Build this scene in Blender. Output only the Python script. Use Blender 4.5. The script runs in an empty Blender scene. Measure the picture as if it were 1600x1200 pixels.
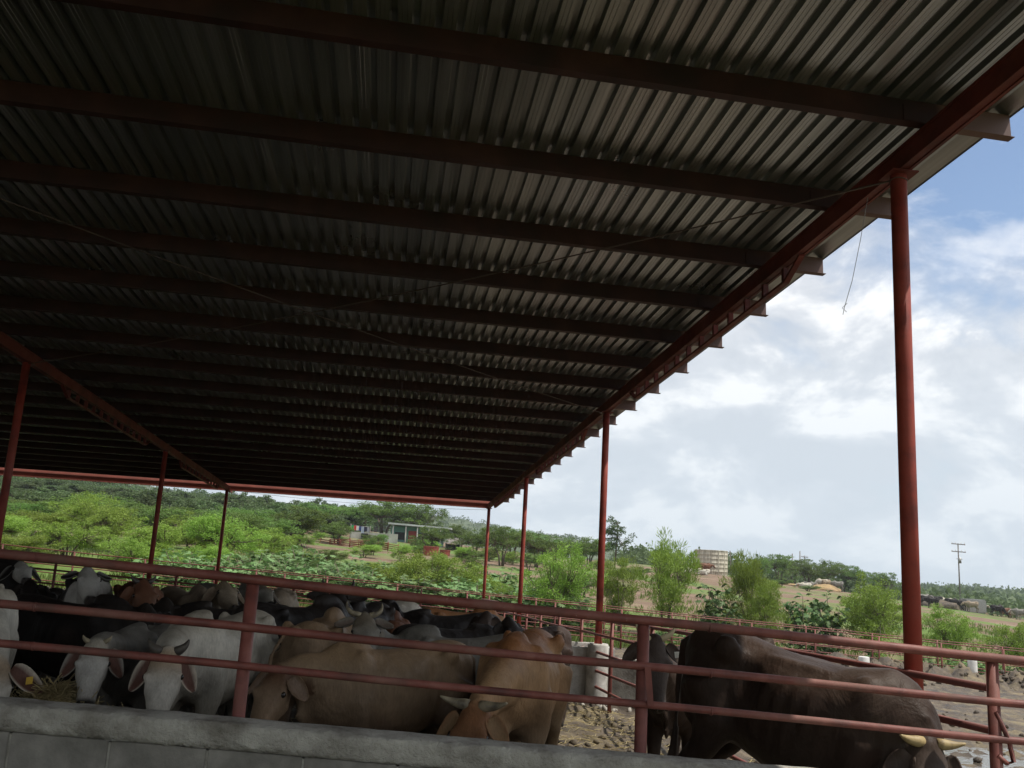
import bpy, bmesh, math, random
from mathutils import Vector, Matrix, noise
import numpy as np

sc = bpy.context.scene
C = sc.collection
R = math.radians
random.seed(7)

# ------------------------------------------------------------------ camera
EZ = 1.5                                   # eye height above the datum
PITCH, ROLL, FPX = R(11.19), R(3.3), 1377.0
cam = bpy.data.objects.new('camera', bpy.data.cameras.new('camera'))
C.objects.link(cam)
CM = (Matrix.Rotation(math.pi / 2 + PITCH, 3, 'X') @ Matrix.Rotation(ROLL, 3, 'Z'))
cam.matrix_world = Matrix.Translation((0, 0, EZ)) @ CM.to_4x4()
cam.data.sensor_width = 36.0
cam.data.lens = 36.0 * FPX / 1600.0
cam.data.clip_start = 0.05
cam.data.clip_end = 6000
sc.camera = cam

def ray(px, py):
    return CM @ Vector((px - 800.0, -(py - 600.0), -FPX))

# ------------------------------------------------------------------ structure axes
AG = R(-7.16); AP = R(9.2)
GH = Vector((math.sin(AG), math.cos(AG), 0))        # along the girders, away from the camera
NL = Vector((math.cos(AG), -math.sin(AG), 0))       # to the right of the girders
UP_ = Vector((math.cos(AP), math.sin(AP), 0))       # along the purlins
SL = -0.0437                                        # fall of the roof along GH

# ------------------------------------------------------------------ sun, sky, exposure
sd = (NL * 0.50 - GH * 0.20 + Vector((0, 0, 1))).normalized()
sun = bpy.data.objects.new('sun', bpy.data.lights.new('sun', 'SUN'))
C.objects.link(sun)
sun.data.energy = 3.6
sun.data.angle = R(0.6)
sun.data.color = (1.0, 0.95, 0.86)
sun.rotation_euler = sd.to_track_quat('Z', 'Y').to_euler()
world = bpy.data.worlds.new('World')
sc.world = world
world.use_nodes = True
nt = world.node_tree
nt.nodes.clear()
def N(t, ty, **k):
    n = t.nodes.new(ty)
    for a, v in k.items():
        if a == 'ins':
            for i, val in v.items(): n.inputs[i].default_value = val
        else: setattr(n, a, v)
    return n
def L(t, a, ao, b, bi): t.links.new(a.outputs[ao], b.inputs[bi])
wo = N(nt, 'ShaderNodeOutputWorld')
bg = N(nt, 'ShaderNodeBackground', ins={'Strength': 0.11})
sky = N(nt, 'ShaderNodeTexSky', sky_type='NISHITA', sun_disc=False, sun_elevation=math.asin(sd.z),
        sun_rotation=math.atan2(sd.x, sd.y))
sky.air_density = 1.0; sky.dust_density = 0.6; sky.ozone_density = 1.2
tc = N(nt, 'ShaderNodeTexCoord')
sep = N(nt, 'ShaderNodeSeparateXYZ'); L(nt, tc, 'Generated', sep, 0)
vs_ = N(nt, 'ShaderNodeMapping', ins={'Location': (0.35, 0.1, 0.0), 'Scale': (1.0, 1.0, 1.75)}); L(nt, tc, 'Generated', vs_, 0)
vs2 = N(nt, 'ShaderNodeMapping', ins={'Location': (0.35, 0.1, 0.06), 'Scale': (1.0, 1.0, 1.75)}); L(nt, tc, 'Generated', vs2, 0)
def cloud_noise(src, sc_, det=11.0, rough=0.57, dist=0.25):
    n = N(nt, 'ShaderNodeTexNoise', ins={'Scale': sc_, 'Detail': det, 'Roughness': rough, 'Distortion': dist}); L(nt, src, 0, n, 'Vector'); return n
nA = cloud_noise(vs_, 6.6); nB = cloud_noise(vs2, 6.6)
cov = cloud_noise(vs_, 2.1, 7.0)
# cover, with a clearer patch high on the right
bd = ray(1530, 235).normalized()
dp = N(nt, 'ShaderNodeVectorMath', operation='DOT_PRODUCT', ins={1: tuple(bd)}); L(nt, tc, 'Generated', dp, 0)
cl_r = N(nt, 'ShaderNodeMapRange', ins={1: 0.978, 2: 0.998, 3: 0.0, 4: 0.20}); L(nt, dp, 'Value', cl_r, 0)
add1 = N(nt, 'ShaderNodeMath', operation='MULTIPLY_ADD', ins={1: 0.5}); L(nt, nA, 'Fac', add1, 0)
hf = N(nt, 'ShaderNodeMath', operation='MULTIPLY', ins={1: 0.5}); L(nt, cov, 'Fac', hf, 0); L(nt, hf, 0, add1, 2)
sb = N(nt, 'ShaderNodeMath', operation='SUBTRACT'); L(nt, add1, 0, sb, 0); L(nt, cl_r, 0, sb, 1)
cr = N(nt, 'ShaderNodeMapRange', ins={1: 0.27, 2: 0.42}); L(nt, sb, 0, cr, 0)
# light tops and grey undersides
df = N(nt, 'ShaderNodeMath', operation='SUBTRACT'); L(nt, nA, 'Fac', df, 0); L(nt, nB, 'Fac', df, 1)
lt = N(nt, 'ShaderNodeMapRange', ins={1: -0.16, 2: 0.16, 3: 0.0, 4: 1.0}); L(nt, df, 0, lt, 0)
lt2 = N(nt, 'ShaderNodeMath', operation='MULTIPLY_ADD', ins={1: 0.55}); L(nt, nA, 'Fac', lt2, 0)
l3 = N(nt, 'ShaderNodeMath', operation='MULTIPLY', ins={1: 0.5}); L(nt, lt, 0, l3, 0); L(nt, l3, 0, lt2, 2)
cc = N(nt, 'ShaderNodeValToRGB'); L(nt, lt2, 0, cc, 0)
e = cc.color_ramp.elements
e[0].position = 0.34; e[0].color = (4.6, 4.9, 5.35, 1)
e[1].position = 0.71; e[1].color = (7.6, 7.65, 7.7, 1)
m_ = e.new(0.52); m_.color = (5.3, 5.55, 5.95, 1)
mx = N(nt, 'ShaderNodeMix', data_type='RGBA'); L(nt, cr, 0, mx, 0); L(nt, sky, 'Color', mx, 6); L(nt, cc, 'Color', mx, 7)
# low haze band at the horizon
hz = N(nt, 'ShaderNodeMapRange', ins={1: 0.0, 2: 0.30, 3: 0.70, 4: 0.0}); L(nt, sep, 'Z', hz, 0)
mh = N(nt, 'ShaderNodeMix', data_type='RGBA', ins={7: (4.7, 5.5, 6.1, 1)}); L(nt, hz, 0, mh, 0); L(nt, mx, 2, mh, 6)
L(nt, mh, 2, bg, 'Color'); L(nt, bg, 0, wo, 0)

sc.view_settings.view_transform = 'Standard'
sc.view_settings.look = 'None'
sc.view_settings.exposure = 0.42
sc.view_settings.gamma = 1.0
sc.cycles.max_bounces = 6
sc.cycles.diffuse_bounces = 3
sc.cycles.glossy_bounces = 3
sc.cycles.transparent_max_bounces = 6
sc.cycles.caustics_reflective = False
sc.cycles.caustics_refractive = False

# ------------------------------------------------------------------ helpers
def ray(px, py):
    return CM @ Vector((px - 800.0, -(py - 600.0), -FPX))
def at(px, py, Y):
    d = ray(px, py); return d * (Y / d.y) + Vector((0, 0, EZ))
def on_plane(px, py, p0, n):
    d = ray(px, py); o = Vector((0, 0, EZ))
    return o + d * ((p0 - o).dot(n) / d.dot(n))
def sstep(a, b, x):
    t = min(1, max(0, (x - a) / (b - a))); return t * t * (3 - 2 * t)
def g0(x, y):                                     # the corral's grade
    return EZ - 1.42 - 0.046 * x - 0.04 * y
def far(x, y):
    yy = min(y, 150.0)
    z = EZ - 2.3 - 0.04 * max(-60, min(x, 140)) + 0.03 * (yy - 35)
    z -= 0.045 * max(0, min(x, 110) - 31)
    z += 1.0 * sstep(-25, -80, x) * sstep(60, 130, y)
    z += 1.3 * sstep(5, -30, x) * sstep(90, 140, y)
    z += 0.35 * noise.noise(Vector((x * 0.06, y * 0.06, 3)))
    return z
def ground(x, y):
    t = sstep(33, 52, y)
    return g0(x, min(y, 60)) * (1 - t) + far(x, y) * t if t > 0 else g0(x, y)

class MB:
    def __init__(s): s.v = []; s.f = []; s.sm = []; s.col = []
    def add(s, vs, fs, smooth=False):
        b = len(s.v); s.v += [tuple(v) for v in vs]
        s.f += [tuple(b + i for i in f) for f in fs]; s.sm += [smooth] * len(fs)
    def box(s, c, sx, sy, sz, ax=None, ay=None, az=None):
        c = Vector(c); ax = ax or Vector((1, 0, 0)); ay = ay or Vector((0, 1, 0)); az = az or Vector((0, 0, 1))
        vs = [c + ax * (i * sx / 2) + ay * (j * sy / 2) + az * (k * sz / 2) for i in (-1, 1) for j in (-1, 1) for k in (-1, 1)]
        s.add(vs, [(0, 1, 3, 2), (4, 6, 7, 5), (0, 4, 5, 1), (2, 3, 7, 6), (0, 2, 6, 4), (1, 5, 7, 3)])
    def beam(s, a, b, w, h, up=Vector((0, 0, 1))):        # box from a to b
        a = Vector(a); b = Vector(b); d = (b - a); l = d.length; d.normalize()
        sx = d.cross(up).normalized(); sz = sx.cross(d)
        s.box((a + b) / 2, l, w, h, d, sx, sz)
    def tube(s, pts, rad, n=8, caps=True, flat=1.0):
        pts = [Vector(p) for p in pts]
        if not hasattr(rad, '__len__'): rad = [rad] * len(pts)
        rings = []; ref = None
        for i, p in enumerate(pts):
            d = (pts[min(i + 1, len(pts) - 1)] - pts[max(i - 1, 0)]).normalized()
            if ref is None: ref = Vector((0, 0, 1)) if abs(d.z) < 0.9 else Vector((1, 0, 0))
            a = d.cross(ref).normalized(); b = a.cross(d).normalized(); ref = b
            rings.append([p + (a * math.cos(2 * math.pi * k / n) + b * math.sin(2 * math.pi * k / n) * flat) * rad[i] for k in range(n)])
        s.loft(rings, caps)
    def loft(s, rings, caps=True):
        n = len(rings[0]); vs = [v for r in rings for v in r]; fs = []
        for i in range(len(rings) - 1):
            for k in range(n):
                fs.append((i * n + k, i * n + (k + 1) % n, (i + 1) * n + (k + 1) % n, (i + 1) * n + k))
        s.add(vs, fs, True)
        if caps:
            b = len(s.v) - len(vs)
            s.f.append(tuple(b + k for k in range(n))[::-1]); s.sm.append(False)
            s.f.append(tuple(b + (len(rings) - 1) * n + k for k in range(n))); s.sm.append(False)
    def ell(s, c, rx, ry, rz, M=None, n=12, m=8):
        c = Vector(c); vs = []; fs = []
        for i in range(1, m):
            th = math.pi * i / m
            for k in range(n):
                ph = 2 * math.pi * k / n
                v = Vector((rx * math.sin(th) * math.cos(ph), ry * math.sin(th) * math.sin(ph), rz * math.cos(th)))
                vs.append(c + (M @ v if M else v))
        top = c + (M @ Vector((0, 0, rz)) if M else Vector((0, 0, rz))); bot = c - (top - c)
        vs += [top, bot]; T = len(vs) - 2
        for i in range(m - 2):
            for k in range(n):
                fs.append((i * n + k, (i + 1) * n + k, (i + 1) * n + (k + 1) % n, i * n + (k + 1) % n))
        for k in range(n):
            fs.append((T, k, (k + 1) % n)); fs.append((T + 1, (m - 2) * n + (k + 1) % n, (m - 2) * n + k))
        s.add(vs, fs, True)
    def mesh(s, name, off=Vector((0, 0, 0))):
        me = bpy.data.meshes.new(name)
        me.from_pydata([tuple(Vector(v) - off) for v in s.v], [], s.f)
        me.polygons.foreach_set('use_smooth', s.sm); me.update()
        return me
    def build(s, name, mat, parent=None, bevel=0):
        off = parent.matrix_world.translation.copy() if parent else Vector((0, 0, 0))
        if parent: off = total_loc(parent)
        me = s.mesh(name, off); me.materials.append(mat)
        if bevel:
            bm = bmesh.new(); bm.from_mesh(me)
            bmesh.ops.bevel(bm, geom=[e for e in bm.edges], offset=bevel, segments=2, affect='EDGES')
            bm.to_mesh(me); bm.free()
        o = bpy.data.objects.new(name, me); C.objects.link(o)
        if parent: o.parent = parent
        return o
def total_loc(o):
    v = Vector((0, 0, 0))
    while o: v += o.location; o = o.parent
    return v
def tag(o, label=None, cat=None, group=None, kind=None):
    if label: o['label'] = label
    if cat: o['category'] = cat
    if group: o['group'] = group
    if kind: o['kind'] = kind
    return o
def empty(name, loc=(0, 0, 0), rz=0.0):
    o = bpy.data.objects.new(name, None); C.objects.link(o); o.location = loc; o.rotation_euler = (0, 0, rz)
    o.empty_display_size = 0.2
    return o
def copy_tree(o, parent=None):
    c = o.copy(); C.objects.link(c)
    if parent: c.parent = parent
    for ch in [x for x in o.children]: copy_tree(ch, c)
    return c

# ------------------------------------------------------------------ materials
def new_mat(name):
    m = bpy.data.materials.new(name); m.use_nodes = True; t = m.node_tree
    return m, t, t.nodes['Principled BSDF']
def noise_mat(name, cols, scale=4.0, detail=6.0, rough=0.8, metallic=0.0, bump=0.0, bscale=30.0, lo=0.3, hi=0.7, stretch=(1, 1, 1), bdist=0.02, spec=0.4):
    m, t, b = new_mat(name)
    tc = N(t, 'ShaderNodeTexCoord'); mp = N(t, 'ShaderNodeMapping', ins={'Scale': stretch}); L(t, tc, 'Object', mp, 0)
    n = N(t, 'ShaderNodeTexNoise', ins={'Scale': scale, 'Detail': detail, 'Roughness': 0.6}); L(t, mp, 0, n, 'Vector')
    r = N(t, 'ShaderNodeValToRGB'); L(t, n, 'Fac', r, 0)
    el = r.color_ramp.elements; k = len(cols)
    el[0].position = lo; el[0].color = (*cols[0], 1); el[1].position = hi; el[1].color = (*cols[-1], 1)
    for i in range(1, k - 1):
        x = el.new(lo + (hi - lo) * i / (k - 1)); x.color = (*cols[i], 1)
    L(t, r, 'Color', b, 'Base Color')
    b.inputs['Roughness'].default_value = rough; b.inputs['Metallic'].default_value = metallic
    b.inputs['Specular IOR Level'].default_value = spec
    if bump:
        n2 = N(t, 'ShaderNodeTexNoise', ins={'Scale': bscale, 'Detail': 5.0, 'Roughness': 0.65}); L(t, mp, 0, n2, 'Vector')
        bp = N(t, 'ShaderNodeBump', ins={'Strength': bump, 'Distance': bdist}); L(t, n2, 'Fac', bp, 'Height'); L(t, bp, 0, b, 'Normal')
    return m
M = {}
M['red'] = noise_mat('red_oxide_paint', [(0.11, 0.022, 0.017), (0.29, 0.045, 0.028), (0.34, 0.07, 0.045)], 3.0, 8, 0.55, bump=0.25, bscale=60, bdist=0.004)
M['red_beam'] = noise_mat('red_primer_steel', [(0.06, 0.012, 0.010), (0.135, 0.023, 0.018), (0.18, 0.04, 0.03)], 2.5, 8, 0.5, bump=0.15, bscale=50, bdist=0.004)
M['rail'] = noise_mat('faded_red_pipe_paint', [(0.09, 0.03, 0.025), (0.18, 0.055, 0.043), (0.25, 0.10, 0.08)], 6.0, 9, 0.6, bump=0.3, bscale=90, bdist=0.003, lo=0.32, hi=0.72)
M['fascia'] = noise_mat('dusty_red_steel', [(0.30, 0.10, 0.08), (0.38, 0.14, 0.11)], 3.0, 6, 0.6)
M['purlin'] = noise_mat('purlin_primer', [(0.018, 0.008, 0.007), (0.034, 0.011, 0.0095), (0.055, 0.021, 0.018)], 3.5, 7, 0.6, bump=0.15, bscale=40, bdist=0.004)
# the projecting purlin ends turn to a paler colour past the girder
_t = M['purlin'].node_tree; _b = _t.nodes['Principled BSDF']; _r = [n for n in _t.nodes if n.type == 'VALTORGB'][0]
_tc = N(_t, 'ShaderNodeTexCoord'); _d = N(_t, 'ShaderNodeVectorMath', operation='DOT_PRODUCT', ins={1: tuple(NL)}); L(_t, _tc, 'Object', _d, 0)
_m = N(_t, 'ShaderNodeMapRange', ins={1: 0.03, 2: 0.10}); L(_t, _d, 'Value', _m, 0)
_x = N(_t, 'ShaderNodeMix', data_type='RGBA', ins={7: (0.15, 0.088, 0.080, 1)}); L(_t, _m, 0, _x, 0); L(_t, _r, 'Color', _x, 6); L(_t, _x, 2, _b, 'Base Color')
M['concrete'] = noise_mat('weathered_concrete', [(0.15, 0.135, 0.11), (0.35, 0.335, 0.295), (0.50, 0.485, 0.43)], 5.0, 12, 0.9, bump=1.0, bscale=38, bdist=0.02)
M['block'] = noise_mat('grey_block', [(0.13, 0.125, 0.11), (0.20, 0.19, 0.17), (0.27, 0.26, 0.23)], 7.0, 10, 0.92, bump=0.35, bscale=80, bdist=0.01)
M['pier'] = noise_mat('pale_concrete', [(0.28, 0.26, 0.23), (0.46, 0.44, 0.40), (0.58, 0.56, 0.52)], 6.0, 8, 0.9, bump=0.35, bscale=50, bdist=0.01)
M['white_post'] = noise_mat('whitewashed_concrete', [(0.45, 0.44, 0.42), (0.72, 0.71, 0.69)], 5.0, 8, 0.85, bump=0.2)
M['steel'] = noise_mat('galvanised_wire', [(0.20, 0.20, 0.19), (0.38, 0.38, 0.36)], 8.0, 4, 0.45, metallic=0.6)
M['horn'] = noise_mat('horn', [(0.16, 0.12, 0.07), (0.50, 0.42, 0.25), (0.58, 0.49, 0.30)], 9.0, 5, 0.5, bump=0.2, bscale=40, bdist=0.004)
M['horn_dark'] = noise_mat('dark_horn', [(0.035, 0.03, 0.027), (0.10, 0.085, 0.07)], 12.0, 5, 0.5)
m, t, b = new_mat('eye'); b.inputs['Base Color'].default_value = (0.012, 0.009, 0.007, 1); b.inputs['Roughness'].default_value = 0.12; M['eye'] = m
M['horn_bull'] = noise_mat('ochre_horn', [(0.13, 0.09, 0.045), (0.36, 0.27, 0.13), (0.42, 0.33, 0.17)], 16.0, 6, 0.55, bump=0.4, bscale=50, bdist=0.004)
M['horn_mid'] = noise_mat('grey_horn', [(0.07, 0.06, 0.045), (0.24, 0.20, 0.13), (0.34, 0.29, 0.19)], 14.0, 5, 0.5)
m, t, b = new_mat('yellow_tag'); b.inputs['Base Color'].default_value = (0.60, 0.38, 0.05, 1); b.inputs['Roughness'].default_value = 0.5; M['tag'] = m
m, t, b = new_mat('pale_tag'); b.inputs['Base Color'].default_value = (0.75, 0.72, 0.62, 1); b.inputs['Roughness'].default_value = 0.5; M['tagw'] = m

def wear(mat, chip=(0.36, 0.22, 0.19), dust=(0.16, 0.10, 0.075), cut=0.66, damt=0.35):
    t = mat.node_tree; b = t.nodes['Principled BSDF']; lk = b.inputs['Base Color'].links[0]; src = lk.from_socket
    tc = N(t, 'ShaderNodeTexCoord')
    n = N(t, 'ShaderNodeTexNoise', ins={'Scale': 2.2, 'Detail': 9.0, 'Roughness': 0.7}); L(t, tc, 'Object', n, 'Vector')
    f = N(t, 'ShaderNodeMapRange', ins={1: 0.5, 2: 0.72, 3: 0.0, 4: damt}); L(t, n, 'Fac', f, 0)
    a = N(t, 'ShaderNodeMix', data_type='RGBA', ins={7: (*dust, 1)}); L(t, f, 0, a, 0); t.links.new(src, a.inputs[6])
    n2 = N(t, 'ShaderNodeTexNoise', ins={'Scale': 26.0, 'Detail': 6.0, 'Roughness': 0.75}); L(t, tc, 'Object', n2, 'Vector')
    f2 = N(t, 'ShaderNodeMapRange', ins={1: cut, 2: cut + 0.04, 3: 0.0, 4: 0.8}); L(t, n2, 'Fac', f2, 0)
    c = N(t, 'ShaderNodeMix', data_type='RGBA', ins={7: (*chip, 1)}); L(t, f2, 0, c, 0); L(t, a, 2, c, 6); L(t, c, 2, b, 'Base Color')
    r = N(t, 'ShaderNodeMapRange', ins={1: 0.3, 2: 0.7, 3: 0.42, 4: 0.8}); L(t, n, 'Fac', r, 0); L(t, r, 0, b, 'Roughness')
wear(M['red'], cut=0.69, damt=0.3); wear(M['rail'], chip=(0.30, 0.20, 0.17), dust=(0.15, 0.11, 0.085), cut=0.66, damt=0.6)
wear(M['fascia']); wear(M['red_beam'], chip=(0.20, 0.10, 0.08), cut=0.70, damt=0.2)

# galvanised corrugated sheet
m, t, b = new_mat('galvanised_sheet'); M['sheet'] = m
tc = N(t, 'ShaderNodeTexCoord')
rot = N(t, 'ShaderNodeMapping', ins={'Rotation': (0, 0, AG), 'Scale': (1, 1, 1)}); L(t, tc, 'Object', rot, 0)
st = N(t, 'ShaderNodeMapping', ins={'Scale': (7.7, 0.12, 1)}); L(t, rot, 0, st, 0)
n1 = N(t, 'ShaderNodeTexNoise', ins={'Scale': 1.0, 'Detail': 5.0, 'Roughness': 0.6}); L(t, st, 0, n1, 'Vector')
n2 = N(t, 'ShaderNodeTexNoise', ins={'Scale': 0.9, 'Detail': 5.0, 'Roughness': 0.5}); L(t, tc, 'Object', n2, 'Vector')
r1 = N(t, 'ShaderNodeValToRGB'); L(t, n1, 'Fac', r1, 0)
r1.color_ramp.elements[0].position = 0.3; r1.color_ramp.elements[0].color = (0.27, 0.29, 0.29, 1)
r1.color_ramp.elements[1].position = 0.7; r1.color_ramp.elements[1].color = (0.56, 0.59, 0.59, 1)
mm = N(t, 'ShaderNodeMix', data_type='RGBA', blend_type='MULTIPLY', ins={0: 0.25}); L(t, r1, 'Color', mm, 6)
r2 = N(t, 'ShaderNodeValToRGB'); L(t, n2, 'Fac', r2, 0)
r2.color_ramp.elements[0].position = 0.3; r2.color_ramp.elements[0].color = (0.55, 0.55, 0.54, 1); r2.color_ramp.elements[1].position = 0.65
L(t, r2, 'Color', mm, 7); L(t, mm, 2, b, 'Base Color')
b.inputs['Metallic'].default_value = 0.85
rr = N(t, 'ShaderNodeMapRange', ins={1: 0.3, 2: 0.7, 3: 0.27, 4: 0.33}); L(t, n2, 'Fac', rr, 0); L(t, rr, 0, b, 'Roughness')

# soil
def soil(name, cols, wet=False, straw=0.0, green=None, gscale=0.05, gcut=(0.5, 0.56), scale=1.2):
    m, t, b = new_mat(name)
    tc = N(t, 'ShaderNodeTexCoord')
    n = N(t, 'ShaderNodeTexNoise', ins={'Scale': scale, 'Detail': 12.0, 'Roughness': 0.68}); L(t, tc, 'Object', n, 'Vector')
    r = N(t, 'ShaderNodeValToRGB'); L(t, n, 'Fac', r, 0); el = r.color_ramp.elements
    el[0].position = 0.34; el[0].color = (*cols[0], 1); el[1].position = 0.68; el[1].color = (*cols[2], 1)
    x = el.new(0.5); x.color = (*cols[1], 1)
    cur = (r, 'Color')
    if straw:
        n3 = N(t, 'ShaderNodeTexNoise', ins={'Scale': 0.9, 'Detail': 6.0, 'Roughness': 0.7}); L(t, tc, 'Object', n3, 'Vector')
        f = N(t, 'ShaderNodeMapRange', ins={1: 0.5, 2: 0.66, 3: 0.0, 4: straw}); L(t, n3, 'Fac', f, 0)
        mx = N(t, 'ShaderNodeMix', data_type='RGBA', ins={7: (0.36, 0.29, 0.15, 1)}); L(t, f, 0, mx, 0); L(t, *cur, mx, 6); cur = (mx, 2)
    if green:
        n3 = N(t, 'ShaderNodeTexNoise', ins={'Scale': gscale, 'Detail': 9.0, 'Roughness': 0.62}); L(t, tc, 'Object', n3, 'Vector')
        f = N(t, 'ShaderNodeMapRange', ins={1: gcut[0], 2: gcut[1], 3: 0.0, 4: 1.0}); L(t, n3, 'Fac', f, 0)
        n4 = N(t, 'ShaderNodeTexNoise', ins={'Scale': 0.8, 'Detail': 8.0}); L(t, tc, 'Object', n4, 'Vector')
        gr = N(t, 'ShaderNodeMix', data_type='RGBA', ins={6: (*green[0], 1), 7: (*green[1], 1)}); L(t, n4, 'Fac', gr, 0)
        mx = N(t, 'ShaderNodeMix', data_type='RGBA'); L(t, f, 0, mx, 0); L(t, *cur, mx, 6); L(t, gr, 2, mx, 7); cur = (mx, 2)
    L(t, *cur, b, 'Base Color')
    n2 = N(t, 'ShaderNodeTexNoise', ins={'Scale': 9.0, 'Detail': 8.0, 'Roughness': 0.7}); L(t, tc, 'Object', n2, 'Vector')
    bp = N(t, 'ShaderNodeBump', ins={'Strength': 0.7, 'Distance': 0.06}); L(t, n2, 'Fac', bp, 'Height'); L(t, bp, 0, b, 'Normal')
    b.inputs['Roughness'].default_value = 0.55 if wet else 0.95
    if wet:
        rr = N(t, 'ShaderNodeMapRange', ins={1: 0.35, 2: 0.6, 3: 0.35, 4: 0.95}); L(t, n, 'Fac', rr, 0); L(t, rr, 0, b, 'Roughness')
    b.inputs['Specular IOR Level'].default_value = 0.3
    return m
M['mud'] = soil('trampled_mud', [(0.034, 0.026, 0.020), (0.088, 0.069, 0.052), (0.17, 0.137, 0.105)], wet=True, straw=0.4, scale=2.4)
M['field'] = soil('dry_field_soil', [(0.115, 0.075, 0.05), (0.18, 0.122, 0.082), (0.25, 0.18, 0.125)], green=[(0.06, 0.115, 0.022), (0.15, 0.21, 0.05)], gscale=0.06, gcut=(0.475, 0.57), scale=0.3)

def leaf_mat(name, dark, light, trans=0.35):
    m, t, b = new_mat(name)
    g = N(t, 'ShaderNodeNewGeometry'); oi = N(t, 'ShaderNodeObjectInfo')
    tc = N(t, 'ShaderNodeTexCoord')
    n = N(t, 'ShaderNodeTexNoise', ins={'Scale': 1.1, 'Detail': 3.0}); L(t, tc, 'Object', n, 'Vector')
    f = N(t, 'ShaderNodeMath', operation='MULTIPLY_ADD', ins={1: 0.45, 2: 0.0}); L(t, g, 'Random Per Island', f, 0)
    f2 = N(t, 'ShaderNodeMath', operation='MULTIPLY_ADD', ins={1: 0.7}); L(t, n, 'Fac', f2, 0); L(t, f, 0, f2, 2)
    mx = N(t, 'ShaderNodeMix', data_type='RGBA', ins={6: (*dark, 1), 7: (*light, 1)}); L(t, f2, 0, mx, 0)
    hs = N(t, 'ShaderNodeHueSaturation'); L(t, mx, 2, hs, 'Color')
    v = N(t, 'ShaderNodeMapRange', ins={3: 0.68, 4: 1.22}); L(t, oi, 'Random', v, 0); L(t, v, 0, hs, 'Value')
    h = N(t, 'ShaderNodeMapRange', ins={3: 0.475, 4: 0.51}); L(t, oi, 'Random', h, 0); L(t, h, 0, hs, 'Hue')
    L(t, hs, 0, b, 'Base Color'); b.inputs['Roughness'].default_value = 0.6; b.inputs['Specular IOR Level'].default_value = 0.3
    tr = N(t, 'ShaderNodeBsdfTranslucent'); L(t, hs, 0, tr, 'Color')
    ms = N(t, 'ShaderNodeMixShader', ins={0: trans}); L(t, b, 0, ms, 1); L(t, tr, 0, ms, 2)
    L(t, ms, 0, t.nodes['Material Output'], 0)
    return m
M['leaf_mesq'] = leaf_mat('feathery_leaves', (0.075, 0.16, 0.02), (0.32, 0.48, 0.085))
M['leaf_tree'] = leaf_mat('tree_leaves', (0.045, 0.10, 0.02), (0.18, 0.30, 0.065))
M['leaf_far'] = leaf_mat('far_tree_leaves', (0.05, 0.09, 0.035), (0.14, 0.21, 0.08))
M['leaf_dark'] = leaf_mat('dark_shiny_leaves', (0.03, 0.07, 0.02), (0.10, 0.18, 0.055), 0.2)
M['leaf_broad'] = leaf_mat('broad_pale_leaves', (0.07, 0.16, 0.05), (0.24, 0.38, 0.15), 0.3)
M['leaf_yel'] = leaf_mat('yellowish_leaves', (0.10, 0.14, 0.015), (0.26, 0.30, 0.04), 0.3)
M['bark'] = noise_mat('bark', [(0.06, 0.05, 0.035), (0.16, 0.13, 0.095)], 8, 6, 0.95)

# ------------------------------------------------------------------ terrain
def grid_mesh(name, xs, ys, zf, mat):
    vs = [(x, y, zf(x, y)) for y in ys for x in xs]; nx = len(xs)
    fs = [(j * nx + i, j * nx + i + 1, (j + 1) * nx + i + 1, (j + 1) * nx + i) for j in range(len(ys) - 1) for i in range(nx - 1)]
    me = bpy.data.meshes.new(name); me.from_pydata(vs, [], fs); me.materials.append(mat)
    me.polygons.foreach_set('use_smooth', [True] * len(fs))
    o = bpy.data.objects.new(name, me); C.objects.link(o); return o
def geo(a, b, n, p=1.0): return [a + (b - a) * (i / n) ** p for i in range(n + 1)]
xs = sorted(set([-x for x in geo(0, 2500, 90, 2.6)] + geo(0, 2500, 90, 2.6)))
ys = [-40, -20, -8] + geo(0, 3000, 170, 2.6)
def terr_z(x, y):
    z = ground(x, y)
    if -26 < x < 30 and -1 < y < 34.2: z -= 0.35
    return z
tag(grid_mesh('terrain', xs, ys, terr_z, M['field']), kind='structure')

def rough(x, y):
    v = Vector((x, y, 0))
    h = 0.05 * noise.fractal(v * 1.3, 1.0, 2.0, 4) + 0.025 * noise.fractal(v * 5.0, 0.9, 2.0, 3)
    h += (0.035 + 0.05 * sstep(3, 6, x)) * max(0, noise.noise(v * 5.0)) + 0.02 * noise.noise(v * 3.1 + Vector((9, 2, 0)))
    # trampled ridge of mud along the far fence
    rd = math.exp(-((y - 30.2 - 0.0787 * x) / 1.5) ** 2) * sstep(5, 11, x)
    h += rd * (0.42 + 0.5 * noise.fractal(v * 1.6, 0.8, 2.0, 4))
    # low wet hollow
    d = math.hypot((x - 6.9) / 3.4, (y - 12.4) / 2.3)
    h -= 0.10 * math.exp(-d * d)
    return h
def mud_z(x, y): return g0(x, y) + rough(x, y)
cx = [-26 + i * 0.5 for i in range(36)] + [-8 + i * 0.09 for i in range(int(18 / 0.09))] + [10 + i * 0.2 for i in range(101)]
cy = [1.5 + i * 0.09 for i in range(int(14 / 0.09))] + [15.5 + i * 0.16 for i in range(int(19.0 / 0.16) + 1)]
tag(grid_mesh('corral_ground', cx, cy, mud_z, M['mud']), kind='structure')
m, t, b = new_mat('muddy_water'); M['water'] = m
b.inputs['Base Color'].default_value = (0.10, 0.085, 0.065, 1); b.inputs['Roughness'].default_value = 0.12
tc = N(t, 'ShaderNodeTexCoord'); n = N(t, 'ShaderNodeTexNoise', ins={'Scale': 7.0, 'Detail': 4.0}); L(t, tc, 'Object', n, 'Vector')
bp = N(t, 'ShaderNodeBump', ins={'Strength': 0.35, 'Distance': 0.03}); L(t, n, 'Fac', bp, 'Height'); L(t, bp, 0, b, 'Normal')
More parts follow.
